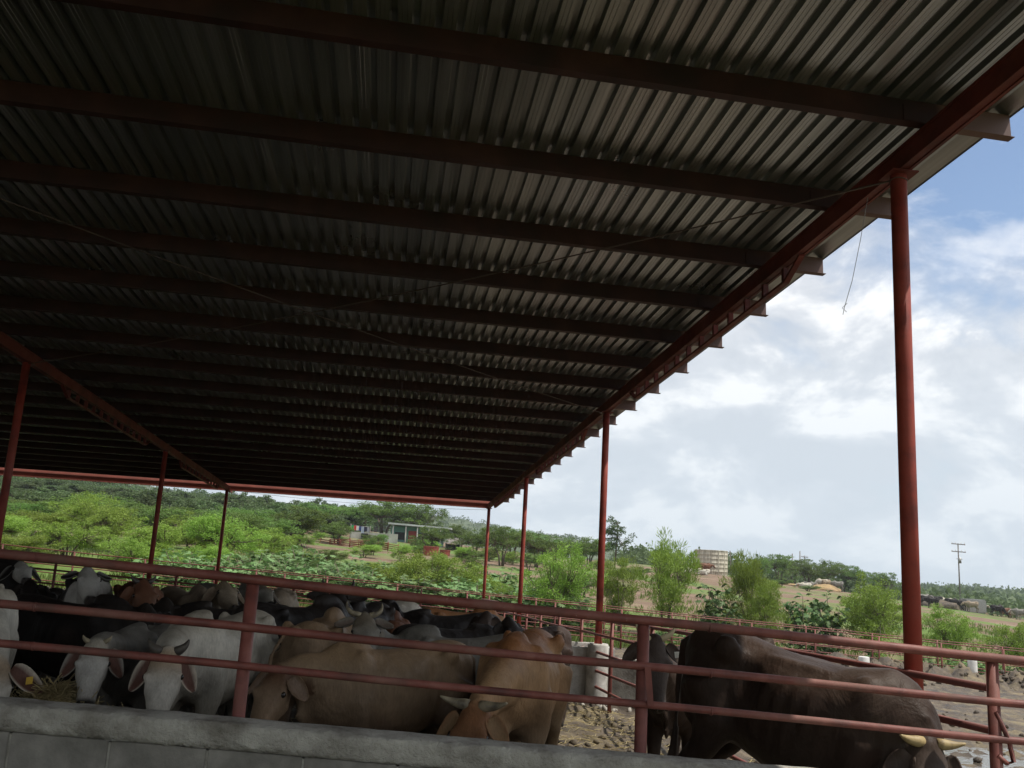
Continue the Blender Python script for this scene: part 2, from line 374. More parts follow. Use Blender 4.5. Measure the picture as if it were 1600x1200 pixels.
pz = lambda x, y: g0(x, y) - 0.05
tag(grid_mesh('puddle', geo(3.2, 12.5, 8), geo(9.4, 15.8, 5), pz, M['water']), kind='structure')

# ------------------------------------------------------------------ the shed
LATG = 3.231; S1 = 5.24; SB = 8.2544; WB = 8.6       # right girder line, first post, bay along, bay across
P1 = Vector((2.553, 5.6, 0))
def LS(lat, s, z=0.0): return NL * lat + GH * s + Vector((0, 0, z))
s_p1 = P1.dot(GH)
def zroof(s, z0): return EZ + z0 + SL * s            # z0 = height above the eye at s = 0
Z_GB, Z_GT = 2.945, 3.10                               # girder bottom and top
Z_PT = Z_GT + 0.152                                   # purlin top
shed = tag(empty('cattle_shed', (P1.x, P1.y, g0(P1.x, P1.y))),
           'long open cattle shed with red steel frame and corrugated metal roof', 'shed')
gdir = Vector((GH.x, GH.y, SL)).normalized()
gup = Vector((-GH.x * SL, -GH.y * SL, 1)).normalized()
S_END = s_p1 + 3 * SB + 0.25
S_BEG = -0.8
def glat_point(lat, s):
    """point on the purlin-direction-skewed line: lateral lat at station s"""
    return LS(lat, s)
# posts rows: right row on LATG, left row one bay across along UP_
rowR = [P1 + GH * (SB * k) for k in range(4)]
rowL = [p - UP_ * WB for p in rowR]
rowLL = [p - UP_ * WB * 2 for p in rowR]
def lat_of(p): return p.x * NL.x + p.y * NL.y
def s_of(p): return p.x * GH.x + p.y * GH.y
def girder(row, s0, s1):
    m = MB(); lt = lat_of(row[0])
    def pt(s, z, dl=0.0): return LS(lt + dl, s, zroof(s, z))
    W = 0.088; zc = (Z_GB + Z_GT) / 2; hg = Z_GT - Z_GB
    m.beam(pt(s0, zc), pt(s1, zc), W - .012, hg - .012, gup)
    for sg in (-1, 1):                          # toes of the two channels
        m.beam(pt(s0, Z_GT - .012, sg * (W / 2 - .004)), pt(s1, Z_GT - .012, sg * (W / 2 - .004)), 0.012, 0.022, gup)
        m.beam(pt(s0, Z_GB + .010, sg * (W / 2 - .011)), pt(s1, Z_GB + .010, sg * (W / 2 - .011)), 0.022, 0.022, gup)
    posts = [s_of(p) for p in row]
    for sp in posts:
        m.beam(pt(sp - 0.09, Z_GB - 0.006), pt(sp + 0.09, Z_GB - 0.006), 0.19, 0.010, gup)
    # hung lattice in the middle of each bay
    hb_ = .145
    for sp in [posts[0] - SB] + posts[:-1]:
        a, b = sp + 1.75, sp + 6.5
        if b < s0: continue
        a = max(a, s0 + .4); tw = MB()
        tw.beam(pt(a, Z_GB - hb_), pt(b, Z_GB - hb_), 0.055, 0.022, gup)
        tw.beam(pt(a - .3, Z_GB - .01), pt(a, Z_GB - hb_), 0.05, 0.022, gup)
        tw.beam(pt(b, Z_GB - hb_), pt(b + .3, Z_GB - .01), 0.05, 0.022, gup)
        k = a + .02
        while k < b + .01:
            tw.box(pt(k, Z_GB - hb_ / 2 - .004), .045, .05, hb_ - .018, gdir, NL, gup); k += .425
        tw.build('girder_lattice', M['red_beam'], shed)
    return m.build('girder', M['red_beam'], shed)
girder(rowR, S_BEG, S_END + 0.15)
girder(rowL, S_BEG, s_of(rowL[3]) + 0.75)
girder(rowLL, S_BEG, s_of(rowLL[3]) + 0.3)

def post(p, pier=True, r=0.0535, ph=0.86):
    m = MB(); s = s_of(p); zt = zroof(s, Z_GB) - 0.010; g = g0(p.x, p.y)
    zb = g + (ph if pier else 0.0)
    m.tube([(p.x, p.y, zb), (p.x, p.y, zb + 1.6), (p.x, p.y, zt - 1.35), (p.x, p.y, zt)], r, 24)
    for a in range(4):
        A = a * math.pi / 2 + 0.6; c = Vector((math.cos(A), math.sin(A), 0))
        q = Vector((p.x, p.y, zb)) + c * (r + 0.03)
        m.add([Vector((p.x, p.y, zb)) + c * r, q + Vector((0, 0, 0)), Vector((p.x, p.y, zb + 0.11)) + c * r] , [(0, 1, 2)])
    m.build('post', M['red'], shed)
    if pier:
        m = MB(); n = 20; rings = []
        for i, (z, rr) in enumerate([(-0.25, 0.17), (0.1, 0.165), (0.5, 0.16), (zb - g - 0.02, 0.157), (zb - g, 0.15)]):
            rings.append([Vector((p.x + rr * math.cos(2 * math.pi * k / n) * (1 + 0.02 * math.sin(5 * k + i)), p.y + rr * math.sin(2 * math.pi * k / n), g + z)) for k in range(n)])
        m.loft(rings); m.build('concrete_pier', M['pier'], shed)
for k_, p in enumerate(rowR): post(p, ph=0.86 if k_ < 2 else 0.5)
for p in rowL[1:]: post(p, ph=0.5)
post(rowL[0])

# purlins: cee sections across the shed
LE = 3.80; PSP = 1.283; s_first = 4.87 + 0.0
skew = math.tan(AP + AG)                                # how far along GH a purlin runs per metre to the right
def purlin_s(k): return s_first + PSP * k
kp = -7
s_last = s_of(rowR[3]) + 0.1
while purlin_s(kp) < s_last - 0.3:
    se = purlin_s(kp)
    m = MB()
    def pt(lat, ds, z): s = se + (lat - LE) * skew + ds; return LS(lat, s, zroof(s, z))
    a, b_ = -33.0, LE
    m.beam(pt(a, 0, Z_GT + 0.076), pt(b_, 0, Z_GT + 0.076), 0.006, 0.152, gup)
    m.beam(pt(a, 0.031, Z_GT + 0.003), pt(b_ + .03, 0.031, Z_GT + 0.003), 0.062, 0.005, gup)
    m.beam(pt(a, 0.028, Z_GT + 0.1495), pt(b_, 0.028, Z_GT + 0.1495), 0.056, 0.005, gup)
    m.beam(pt(a, 0.057, Z_GT + 0.012), pt(b_, 0.057, Z_GT + 0.012), 0.004, 0.022, gup)
    # cleats at the girders
    for row in (rowR, rowL):
        lt = lat_of(row[0])
        m.beam(pt(lt - 0.2, -0.006, Z_GT + 0.06), pt(lt - 0.06, -0.006, Z_GT + 0.06), 0.006, 0.11, gup)
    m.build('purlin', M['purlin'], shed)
    kp += 1
# end beam beyond the last purlin, in the open
m = MB()
se = S_END + 0.09
def pt(lat, ds, z): s = se + (lat - LE) * skew + ds; return LS(lat, s, zroof(s, z))
m.beam(pt(-33, 0, Z_GB + 0.175), pt(LATG + 0.1, 0, Z_GB + 0.175), 0.06, 0.31, gup)
m.beam(pt(-33, -0.02, Z_GB + 0.035), pt(LATG + 0.1, -0.02, Z_GB + 0.035), 0.10, 0.03, gup)
m.beam(pt(-33, -0.02, Z_GB + 0.19), pt(LATG + 0.1, -0.02, Z_GB + 0.19), 0.10, 0.03, gup)
m.build('end_beam', M['fascia'], shed)

# corrugated sheet
PITCHC = 0.130
prof = [(0.0, 0), (0.022, 0), (0.024, 0.003), (0.026, 0.0), (0.050, 0), (0.052, 0.003), (0.054, 0), (0.078, 0), (0.087, 0.043), (0.121, 0.043)]
us = []
lat = -34.0; Z_SH = Z_PT + 0.002; rr_ = random.Random(3)
i = 0
while lat < LE - 0.12:
    j = rr_.uniform(-0.0015, 0.0015)
    for dx_, dz_ in prof: us.append((lat + dx_, dz_ + (0.004 if (i % 6 == 0 and dz_ == 0) else 0) + j))
    lat += PITCHC; i += 1
us.append((LE + 0.01, 0.0)); us.append((LE + 0.012, -0.014))
srows = [S_BEG, -1.0, 2.3, 4.0] + [4.0 + 1.283 * k for k in range(1, 21)] + [S_END - 0.05]
srows = [x for x in srows if x <= S_END]
vs = []; fs = []
nr = len(us)
for s0 in srows:
    for la, dz in us:
        s = s0 + (la - LE) * skew
        w = 0.004 * noise.noise(Vector((la * 1.5, s * 0.7, 0)))
        vs.append(LS(la, s, zroof(s, Z_SH) + dz + w))
for j in range(len(srows) - 1):
    for i in range(nr - 1): fs.append((j * nr + i, j * nr + i + 1, (j + 1) * nr + i + 1, (j + 1) * nr + i))
m = MB(); m.add(vs, fs); sh = m.build('corrugated_roof', M['sheet'], shed)
md = sh.modifiers.new('thick', 'SOLIDIFY'); md.thickness = 0.0012; md.offset = 1

# bracing rods in the first bay
def cable(a, b, sag, r, name='brace_rod', par=shed, mat='steel', n=24):
    m = MB(); pts = []
    for i in range(n + 1):
        t = i / n; p = Vector(a).lerp(Vector(b), t); p.z -= sag * 4 * t * (1 - t); pts.append(p)
    m.tube(pts, r, 6); return m.build(name, M[mat], par)
def ptop(p, dz=-0.03): return Vector((p.x, p.y, zroof(s_of(p), Z_GB) + dz))
M['rod'] = noise_mat('dull_rod', [(0.05, 0.035, 0.03), (0.11, 0.08, 0.07)], 5, 4, 0.6)
cable(ptop(rowR[0]), ptop(rowL[1]), 0.10, 0.006, mat='rod')
cable(ptop(rowR[1]), ptop(rowL[0]), 0.08, 0.006, mat='rod')
cable(ptop(rowR[3], -0.06), ptop(rowL[3], 0.02), 0.12, 0.005, mat='rod')
# wire wrap at the first post's head
m = MB(); q = ptop(rowR[0], -0.045)
m.tube([q + Vector((math.cos(a) * 0.056, math.sin(a) * 0.056, 0.006 * math.sin(2 * a))) for a in [i * math.pi / 8 for i in range(17)]], 0.004, 6)
m.build('wire_wrap', M['rod'], shed)
a = on_plane(1356, 308, LS(LATG - 0.06, 0), NL); b_ = on_plane(1317, 492, LS(LATG - 0.06, 0), NL)
m = MB(); m.tube([a, a.lerp(b_, 0.35) + Vector((0.012, 0, 0)), a.lerp(b_, 0.7) + Vector((0.015, 0, 0)), a.lerp(b_, 0.93), b_], 0.0022, 5)
m.tube([a.lerp(b_, 0.93) + Vector((0.02, 0, 0.03)), a.lerp(b_, 0.94) + Vector((-0.015, 0, 0)), a.lerp(b_, 0.95) + Vector((0.018, 0, -0.02))], 0.0022, 5)
m.build('dangling_wire', M['steel'], shed)

# ------------------------------------------------------------------ the near rail fence on its feed wall
AF = R(5.0)
FD = Vector((math.cos(AF), math.sin(AF), 0)); FN = Vector((-math.sin(AF), math.cos(AF), 0))
F0 = at(1000, 1000, 4.3); F0.z = 0
def fp(px, py, off=0.0): return on_plane(px, py, F0 + FN * off, FN)
def ext(a, b, ea, eb):
    d = (b - a).normalized(); return a - d * ea, b + d * eb
fence_near = tag(empty('rail_fence', fp(1003, 1172)), 'nearest rail fence of three thick faded red pipes standing behind the feed wall', 'fence')
rails = [((0, 865), (1600, 1032)), ((0, 943), (1600, 1100)), ((0, 1005), (1600, 1158))]
rr3 = [0.0215, 0.0190, 0.0175]
for (pa, pb), r in zip(rails, rr3):
    a, b_ = ext(fp(*pa, -0.0), fp(*pb, -0.0), 2.5, 2.5)
    m = MB(); n = 14
    m.tube([a.lerp(b_, i / n) + Vector((0, 0, 0.004 * math.sin(i * 1.7))) for i in range(n + 1)], r, 16)
    for tt in (0.27, 0.585):
        q = a.lerp(b_, tt); m.tube([q, q + FD * 0.008], r + 0.0018, 16)
    m.build('rail', M['rail'], fence_near)
for px, yt, yb in ((397, 898, 1140), (1006, 962, 1230), (1549, 1021, 1290)):
    t_ = fp(px, yt, 0.028); bt = Vector((t_.x, t_.y, g0(t_.x, t_.y) - 0.1))
    m = MB(); m.tube([bt, t_], 0.029, 18)
    po = m.build('post', M['rail'], fence_near)
# flat-bar brackets
a = fp(1556, 1112); m = MB()
m.tube([a + Vector((0, 0, .0)), a + FD * .06 + Vector((0, 0, -.13)), a + FD * .078 + Vector((0, 0, -.225)), a + FD * .045 + Vector((0, 0, -.235)), a + Vector((0, 0, -.20))], .0125, 4)
m.build('bracket', M['rail'], fence_near)
a = fp(1012, 1042, -.03); m = MB(); m.beam(a, a + FD * .018 + Vector((0, 0, -.17)), .004, .03); m.build('bracket', M['rail'], fence_near)

wall = tag(empty('feed_wall', F0 + Vector((0, 0, g0(F0.x, F0.y)))), 'low grey block feed wall with a rough concrete cap in the foreground', 'wall')
wa, wb = ext(fp(0, 1086, -0.04), fp(1290, 1200, -0.04), 3.0, 3.5)
m = MB(); nn = 260; rg = []
for i in range(nn + 1):
    p = wa.lerp(wb, i / nn); x = i * (wb - wa).length / nn
    def nz(k, sc=6.0, am=0.012):
        am *= (.7 if k < 4 else 1.25); sc *= (1.0 if k < 4 else 2.4); return am * noise.fractal(Vector((x * sc, k * 3.1, 0)), 0.9, 2.0, 3)
    prof_ = [(0.0, -0.17), (0.0, -0.02), (0.012, -0.003 + nz(1)), (0.05, 0.002 + nz(2, 4, .006)), (0.10, 0.0 + nz(3, 4, .006)), (0.145, -0.004 + nz(4)),
             (0.165, -0.014 + nz(5, 9, .016)), (0.172 + nz(6, 8, .012), -0.04), (0.170 + nz(7, 10, .016), -0.075), (0.172 + nz(8, 12, .018), -0.11),
             (0.168 + nz(9, 14, .022), -0.135), (0.158 + nz(10, 12, .02), -0.16), (0.13, -0.17)]
    rg.append([p - FN * a + Vector((0, 0, z * .68)) for a, z in prof_])
m.loft(rg); m.build('concrete_cap', M['concrete'], wall)
# block courses
def wtop(x): return wa.lerp(wb, x)
bl = 0.40; Lw = (wb - wa).length; dirw = (wb - wa).normalized()
m = MB(); m2 = MB(); k = 0
for course in range(3):
    zz = -0.110 - 0.20 * course
    x = -0.2 * (course % 2) - 0.07
    while x < Lw:
        p = wa + dirw * (x + bl / 2) + Vector((0, 0, zz - 0.098)) - FN * (0.078 + random.uniform(-0.0015, 0.0015))
        m.box(p, bl - 0.009, 0.15, 0.19, dirw, FN, Vector((0, 0, 1)))
        x += bl
m.build('block_course', M['block'], wall, bevel=0.003)
m2.beam(wa - FN * 0.078 + Vector((0, 0, -0.37)), wb - FN * 0.078 + Vector((0, 0, -0.37)), 0.138, 0.50)
m2.build('mortar', M['concrete'], wall)
# far kerb of the trough and its floor
m = MB()
fl = Vector((0, 0, g0(0, 4.6) + 0.05))
a = wa + FN * 0.25; b_ = wb + FN * 0.25
za_ = g0(a.x, a.y) + 0.03; zb_ = g0(b_.x, b_.y) + 0.03
m.beam(Vector((a.x, a.y, za_)), Vector((b_.x, b_.y, zb_)), 0.56, 0.10)
m.build('trough_floor', M['concrete'], wall)
m = MB(); a = wa + FN * 0.58; b_ = wb + FN * 0.58
m.beam(Vector((a.x, a.y, g0(a.x, a.y) + 0.08)), Vector((b_.x, b_.y, g0(b_.x, b_.y) + 0.08)), 0.10, 0.26)
m.build('trough_kerb', M['concrete'], wall)

# ------------------------------------------------------------------ other pipe fences
def pipe_fence(name, label, a, b, hs, rr, spacing, pr, top=None, gf=g0, group=None, mat='rail', first=0.0, skip=()):
    a = Vector(a); b = Vector(b); d = b - a; d.z = 0; Ln = d.length; d.normalize()
    root = tag(empty(name, (a.x, a.y, gf(a.x, a.y))), label, 'fence', group)
    for h in hs:
        m = MB(); n = max(2, int(Ln / 3)); pts = []
        for i in range(n + 1):
            p = a + d * (Ln * i / n); pts.append(Vector((p.x, p.y, gf(p.x, p.y) + h + 0.012 * math.sin(i * 2.1 + h * 9))))
        m.tube(pts, rr, 8); m.build('rail', M[mat], root)
    x = first; H = max(hs) + (top if top else 0.0); k = 0
    while x <= Ln:
        if k not in skip:
            p = a + d * x; g = gf(p.x, p.y)
            m = MB(); m.tube([(p.x, p.y, g - 0.1), (p.x + 0.01 * math.sin(k * 3), p.y, g + H)], pr, 10)
            m.build('post', M[mat], root)
        x += spacing; k += 1
    return root
M['rail_far'] = noise_mat('red_pipe', [(0.12, 0.038, 0.03), (0.24, 0.075, 0.06)], 2.0, 5, 0.6)
pipe_fence('row_fence', 'red pipe fence running back along the row of roof posts at the right', LS(LATG - 0.05, 4.42), LS(LATG - 0.05, 30.0), [0.24, 0.48, 0.74, 0.99, 1.22], 0.021, 1.95, 0.028, mat='rail_far', first=2.23)
fa, fb = Vector((-21, 29.3, 0)), Vector((26, 33.0, 0))
pipe_fence('boundary_fence', 'far boundary fence of thin red pipe rails across the back of the corral', fa, fb, [0.35, 0.62, 0.88, 1.12, 1.36], 0.017, 2.3, 0.03, mat='rail_far')
pipe_fence('alley_fence', 'outer red pipe fence just beyond the boundary fence', fa + Vector((12, 4.0, 0)), fb + Vector((6, 3.1, 0)), [0.4, 0.75, 1.1, 1.42], 0.016, 2.6, 0.03, mat='rail_far', gf=ground)
pipe_fence('pen_fence', 'dark red pipe fence between the pens at the back left under the roof', Vector((-15, 19.5, 0)), Vector((-2.0, 20.7, 0)), [0.35, 0.65, 0.95, 1.25], 0.02, 2.6, 0.03, mat='rail_far')

# pier-side water trough
tp = rowR[1]
tr = tag(empty('water_trough', (tp.x, tp.y, g0(tp.x, tp.y))), 'rectangular concrete water trough beside the pier of the second roof post', 'trough')
m = MB(); c0 = tp - UP_ * 0.35 + GH * 0.55; gz = g0(c0.x, c0.y)
for sgn in (-1, 1):
    m.box(c0 + GH * (0.38 * sgn) + Vector((0, 0, gz + 0.36)), 1.3, 0.11, 0.86, UP_, GH)
    m.box(c0 + UP_ * (0.60 * sgn) + Vector((0, 0, gz + 0.355)), 0.11, 0.65, 0.85, UP_, GH)
m.build('basin', M['pier'], tr, bevel=0.012)
m = MB(); m.box(c0 + Vector((0, 0, gz + 0.66)), 1.09, 0.65, 0.02, UP_, GH); m.build('water', M['water'], tr)
m = MB(); c1 = tp + UP_ * 0.55 - GH * 0.2
m.box(c1 + Vector((0, 0, gz + 0.32)), 0.9, 0.12, 0.7, (UP_ - GH * 0.5).normalized(), (GH + UP_ * 0.5).normalized()); m.build('side_slab', M['concrete'], tr, bevel=0.01)
# white concrete stubs
def stub(px, py, Y, h, r, lab):
    p = at(px, py, Y); g = g0(p.x, p.y); m = MB()
    n = 16; rg = [[Vector((p.x + rr * math.cos(2 * math.pi * k / n), p.y + rr * math.sin(2 * math.pi * k / n), g + z)) for k in range(n)] for z, rr in ((-0.2, r), (h * .5, r * .97), (h - 0.02, r * .96), (h, r * .85))]
    m.loft(rg); o = m.build('concrete_post', M['white_post']); tag(o, lab, 'post', 'white concrete posts by the far fence')
stub(1519, 1030, 31.6, 1.0, 0.16, 'pale round concrete post standing at the far fence right of the nearest roof post')
stub(1350, 1030, 27.0, 0.75, 0.16, 'pale round concrete post showing just over the back of the dark brown bull')
# ------------------------------------------------------------------ cattle
m, t, b = new_mat('hide'); M['hide'] = m
at_ = N(t, 'ShaderNodeAttribute', attribute_name='Coat')
tc = N(t, 'ShaderNodeTexCoord')
n = N(t, 'ShaderNodeTexNoise', ins={'Scale': 6.0, 'Detail': 7.0, 'Roughness': 0.6}); L(t, tc, 'Object', n, 'Vector')
mr = N(t, 'ShaderNodeMapRange', ins={1: 0.3, 2: 0.7, 3: 0.78, 4: 1.18}); L(t, n, 'Fac', mr, 0)
st = N(t, 'ShaderNodeMapping', ins={'Scale': (60, 60, 14)}); L(t, tc, 'Object', st, 0)
n2 = N(t, 'ShaderNodeTexNoise', ins={'Scale': 1.6, 'Detail': 3.0, 'Roughness': 0.6}); L(t, st, 0, n2, 'Vector')
mr2 = N(t, 'ShaderNodeMapRange', ins={1: 0.3, 2: 0.7, 3: 0.85, 4: 1.12}); L(t, n2, 'Fac', mr2, 0)
mu = N(t, 'ShaderNodeMath', operation='MULTIPLY'); L(t, mr, 0, mu, 0); L(t, mr2, 0, mu, 1)
vm = N(t, 'ShaderNodeVectorMath', operation='SCALE'); L(t, at_, 'Color', vm, 0); L(t, mu, 0, vm, 'Scale')
L(t, vm, 0, b, 'Base Color')
b.inputs['Roughness'].default_value = 0.55; b.inputs['Specular IOR Level'].default_value = 0.16
bp = N(t, 'ShaderNodeBump', ins={'Strength': 0.4, 'Distance': 0.006}); L(t, n2, 'Fac', bp, 'Height')
fo = N(t, 'ShaderNodeMapping', ins={'Scale': (6.5, 6, 5)}); L(t, tc, 'Object', fo, 0)
n3 = N(t, 'ShaderNodeTexNoise', ins={'Scale': 1.0, 'Detail': 4.0, 'Roughness': 0.5, 'Distortion': 1.2}); L(t, fo, 0, n3, 'Vector')
bp2 = N(t, 'ShaderNodeBump', ins={'Strength': 0.3, 'Distance': 0.05}); L(t, n3, 'Fac', bp2, 'Height'); L(t, bp, 0, bp2, 'Normal'); L(t, bp2, 0, b, 'Normal')

def V(*a): return Vector(a)
def frame(T, side0):
    T = T.normalized(); side = (side0 - T * side0.dot(T)).normalized(); return T, side, T.cross(side)
def srings(path, n=14, e=0.9):
    """path: list of (centre, T, side, up, halfwidth, half_up, half_down)"""
    out = []
    for c, T, sd_, up, w, hu, hd in path:
        r = []
        for k in range(n):
            a = 2 * math.pi * k / n; ca, sa = math.cos(a), math.sin(a)
            x = w * math.copysign(abs(ca) ** e, ca) * (1 - 0.22 * max(0, sa) ** 2); z = (hu if sa > 0 else hd) * math.copysign(abs(sa) ** e, sa)
            r.append(c + sd_ * x + up * z)
        out.append(r)
    return out

COATS = {
 'pale': dict(base=(.21, .20, .18), back=(.17, .16, .14), leg=(.2, .19, .17), face=(.42, .40, .36), poll=(.30, .27, .22), muz=(.02, .018, .016), ear=(.12, .06, .045), belly=(.22, .21, .19)),
 'white': dict(base=(.52, .49, .42), back=(.38, .34, .27), leg=(.46, .43, .37), face=(.50, .47, .41), poll=(.33, .25, .17), muz=(.03, .025, .022), ear=(.12, .06, .045), belly=(.38, .35, .29)),
 'grey': dict(base=(.165, .155, .135), back=(.13, .12, .10), leg=(.12, .11, .09), face=(.2, .185, .155), poll=(.17, .14, .1), muz=(.03, .025, .022), ear=(.13, .10, .08), belly=(.19, .175, .15)),
 'brown': dict(base=(.21, .145, .09), back=(.25, .165, .095), leg=(.10, .06, .035), face=(.22, .15, .095), poll=(.095, .05, .028), muz=(.28, .23, .18), ear=(.20, .14, .10), belly=(.16, .10, .06)),
 'tan': dict(base=(.33, .20, .105), back=(.27, .115, .045), leg=(.33, .24, .15), face=(.20, .10, .05), poll=(.22, .10, .045), muz=(.3, .22, .15), ear=(.27, .17, .09), belly=(.40, .29, .19)),
 'black': dict(base=(.016, .013, .012), back=(.02, .016, .014), leg=(.02, .016, .013), face=(.022, .018, .016), poll=(.02, .015, .012), muz=(.02, .018, .016), ear=(.03, .024, .02), belly=(.016, .013, .012)),
 'darkbrown': dict(base=(.036, .021, .0145), back=(.043, .026, .018), leg=(.05, .033, .024), face=(.085, .065, .055), poll=(.06, .042, .033), muz=(.03, .024, .02), ear=(.06, .042, .032), belly=(.03, .02, .015)),
 'redbrown': dict(base=(.14, .062, .034), back=(.13, .055, .03), leg=(.13, .06, .033), face=(.14, .066, .038), poll=(.14, .06, .034), muz=(.1, .06, .04), ear=(.17, .08, .045), belly=(.2, .1, .055)),
 'whiteface': dict(base=(.02, .017, .015), back=(.022, .018, .016), leg=(.02, .017, .015), face=(.42, .40, .36), poll=(.36, .34, .30), muz=(.05, .04, .035), ear=(.02, .017, .015), belly=(.03, .025, .02)),
 'dun': dict(base=(.26, .21, .15), back=(.22, .17, .12), leg=(.2, .16, .11), face=(.26, .21, .15), poll=(.22, .17, .11), muz=(.06, .05, .04), ear=(.22, .16, .11), belly=(.30, .25, .18)),
}
def cow_mesh(name, coat, head=(0.95, 0, 0.75), hdir=(0.5, 0, -0.85), roll=0.0, voxel=0.022, hump=1.0, horns=('short',), earlen=0.24, eardir=(0.35, 0.75, -0.75), lying=False, tail='hang', dewlap=1.0, fat=1.0, leg_sw=(0.0, 0.0, 0.0, 0.0), patches=(), bend=0.0, hornlen=0.12, bone=1.0, eartag=False):
    """builds parts; returns dict part -> (mesh, material) in local coordinates. head is the poll position, hdir the direction to the muzzle"""
    c = COATS[coat]; b = MB()
    SD = V(0, 1, 0)
    # trunk
    st_ = [(-.745, 1.03, .05, .07, .08), (-.71, 1.02, .11, .13, .17), (-.62, 1.0, .185, .185, .30), (-.50, .99, .215, .205, .36), (-.36, .97, .225, .205, .37), (-.2, .95, .255, .20, .40),
           (-.05, .94, .272, .20, .42), (.10, .93, .27, .21, .42), (.24, .93, .245, .24, .38), (.36, .94, .215, .26, .34), (.47, .94, .175, .22, .29), (.56, .92, .12, .15, .20), (.61, .90, .06, .07, .10)]
    def bx(x): return bend * (x + 0.0) ** 2 * (1 if x > 0 else -0.6)
    path = []
    for i, (x, z, w, hu, hd) in enumerate(st_): path.append((V(x, bx(x), z), V(1, 0, 0), SD, V(0, 0, 1), w * fat, hu, hd * (0.5 + 0.5 * fat)))
    b.loft(srings(path, 20))
    # pelvis bones, shoulders, hump
    for sg in (1, -1):
        b.ell((-.41, sg * (.175 + .02 * bone) * fat + bx(-.41), 1.09 + .015 * bone), .07, .045, .052 * bone)
        if bone > 1.3: b.ell((-.06, sg * .12, 1.10), .30, .05, .035)
        b.ell((-.66, sg * .085, 1.09), .055, .035, .045 * bone)
        b.ell((.31, sg * .135 + bx(.31), .93), .125, .10, .23)
        b.ell((-.53, sg * .11, .86), .18, .115, .24)
    if hump: b.ell((.34, bx(.34), 1.155), .20, .085, .095 * hump, Matrix.Rotation(R(12), 3, 'Y'))
    # neck
    P = V(*head); D = V(*hdir).normalized(); S = V(.42, bx(.42), .97)
    sideh = (V(0, 1, 0) * math.cos(roll) + V(0, 0, 1) * math.sin(roll))
    yaw = math.atan2(D.y, D.x) if abs(D.x) + abs(D.y) > .15 else 0.0
    hside = (Matrix.Rotation(yaw if abs(yaw) < 1.7 else 0, 3, 'Z') @ sideh)
    T, hs, hu_ = frame(D, hside)                    # hu_ = forehead side
    Pn = P - hu_ * 0.07 + T * 0.02
    M1 = S + V(.22, 0, .03); M2 = Pn - (T * 0.10) + (S - Pn).normalized() * .12
    if T.dot((Pn - S).normalized()) < 0.3: M2 = Pn + (S - Pn).normalized() * .18 + hu_ * 0.0
    path = []; NN = 9
    for i in range(NN + 1):
        u = i / NN; p = S * (1 - u) ** 3 + M1 * 3 * u * (1 - u) ** 2 + M2 * 3 * u * u * (1 - u) + Pn * u ** 3
        q = (M1 - S) * 3 * (1 - u) ** 2 + (M2 - M1) * 6 * u * (1 - u) + (Pn - M2) * 3 * u * u
        sd0 = SD.lerp(hs, u)
        T2, s2, u2 = frame(q, sd0)
        if u2.z < -0.2: u2 = u2
        w = .145 * (1 - u) + .072 * u; h = .20 * (1 - u) ** 1.3 + .10 * (1 - (1 - u) ** 1.3)
        path.append((p, T2, s2, u2, w, h * .85, h * (1.1)))
    b.loft(srings(path, 16))
    if dewlap:
        p2 = []
        for i, (p, T2, s2, u2, w, hu, hd) in enumerate(path[:NN]):
            u = i / NN; p2.append((p - u2 * (hd * .75 + .06 * dewlap), T2, s2, u2, .022, .10, .10 * dewlap * math.sin(math.pi * min(1, u * .8 + .25)) + .02))
        b.loft(srings(p2, 10))
        b.ell(V(.52, bx(.5), .68), .08, .028, .12 * dewlap)
    # head
    hl = .47
    hr = [(-.02, .06, .05, .07), (.02, .088, .065, .10), (.08, .098, .072, .125), (.15, .104, .075, .135), (.22, .098, .07, .130), (.30, .078, .058, .108), (.37, .062, .048, .085), (.43, .062, .045, .072), (.465, .058, .038, .062), (.49, .035, .02, .035)]
    path = [(P + T * d - hu_ * (.04 + d * 0.02), T, hs, hu_, w, a, bt) for d, w, a, bt in hr]
    b.loft(srings(path, 16))
    for sg in (1, -1):
        b.ell(P + T * .165 + hs * sg * .088 + hu_ * .0, .035, .028, .03)      # brow
        b.ell(P + T * .20 + hs * sg * .06 - hu_ * .09, .07, .035, .06)       # cheek
        b.ell(P + T * .455 + hs * sg * .034 + hu_ * .0, .026, .022, .022)     # nostril swell
    b.ell(P + T * .0 - hu_ * .01, .05, .06, .045)
    # legs
    def leg(pts, rad): b.tube(pts, rad, 12)
    if not lying:
        for i, sg in ((0, 1), (1, -1)):
            w = leg_sw[i]; o = bx(.33)
            leg([(.30, sg * .14 + o, .86), (.28, sg * .15 + o, .66), (.31 + w * .4, sg * .135 + o, .50), (.33 + w * .7, sg * .13 + o, .37), (.325 + w * .9, sg * .13 + o, .25), (.325 + w, sg * .13 + o, .13), (.35 + w, sg * .13 + o, .07), (.37 + w, sg * .13 + o, 0.0)],
                [.12, .095, .062, .052, .036, .042, .044, .056])
        for i, sg in ((2, 1), (3, -1)):
            w = leg_sw[i]
            leg([(-.52, sg * .12, .92), (-.44, sg * .145, .72), (-.52 + w * .3, sg * .14, .56), (-.63 + w * .5, sg * .13, .43), (-.62 + w * .8, sg * .13, .28), (-.585 + w, sg * .13, .13), (-.56 + w, sg * .13, .07), (-.535 + w, sg * .13, 0.0)],
                [.17, .125, .075, .056, .038, .044, .044, .056])
    else:
        for sg in (1, -1):
            leg([(.28, sg * .14, .82), (.38, sg * .2, .62), (.60, sg * .2, .60), (.45, sg * .22, .56)], [.11, .08, .05, .05])
            leg([(-.5, sg * .14, .85), (-.30, sg * .26, .66), (-.55, sg * .30, .60), (-.28, sg * .34, .57)], [.15, .11, .06, .05])
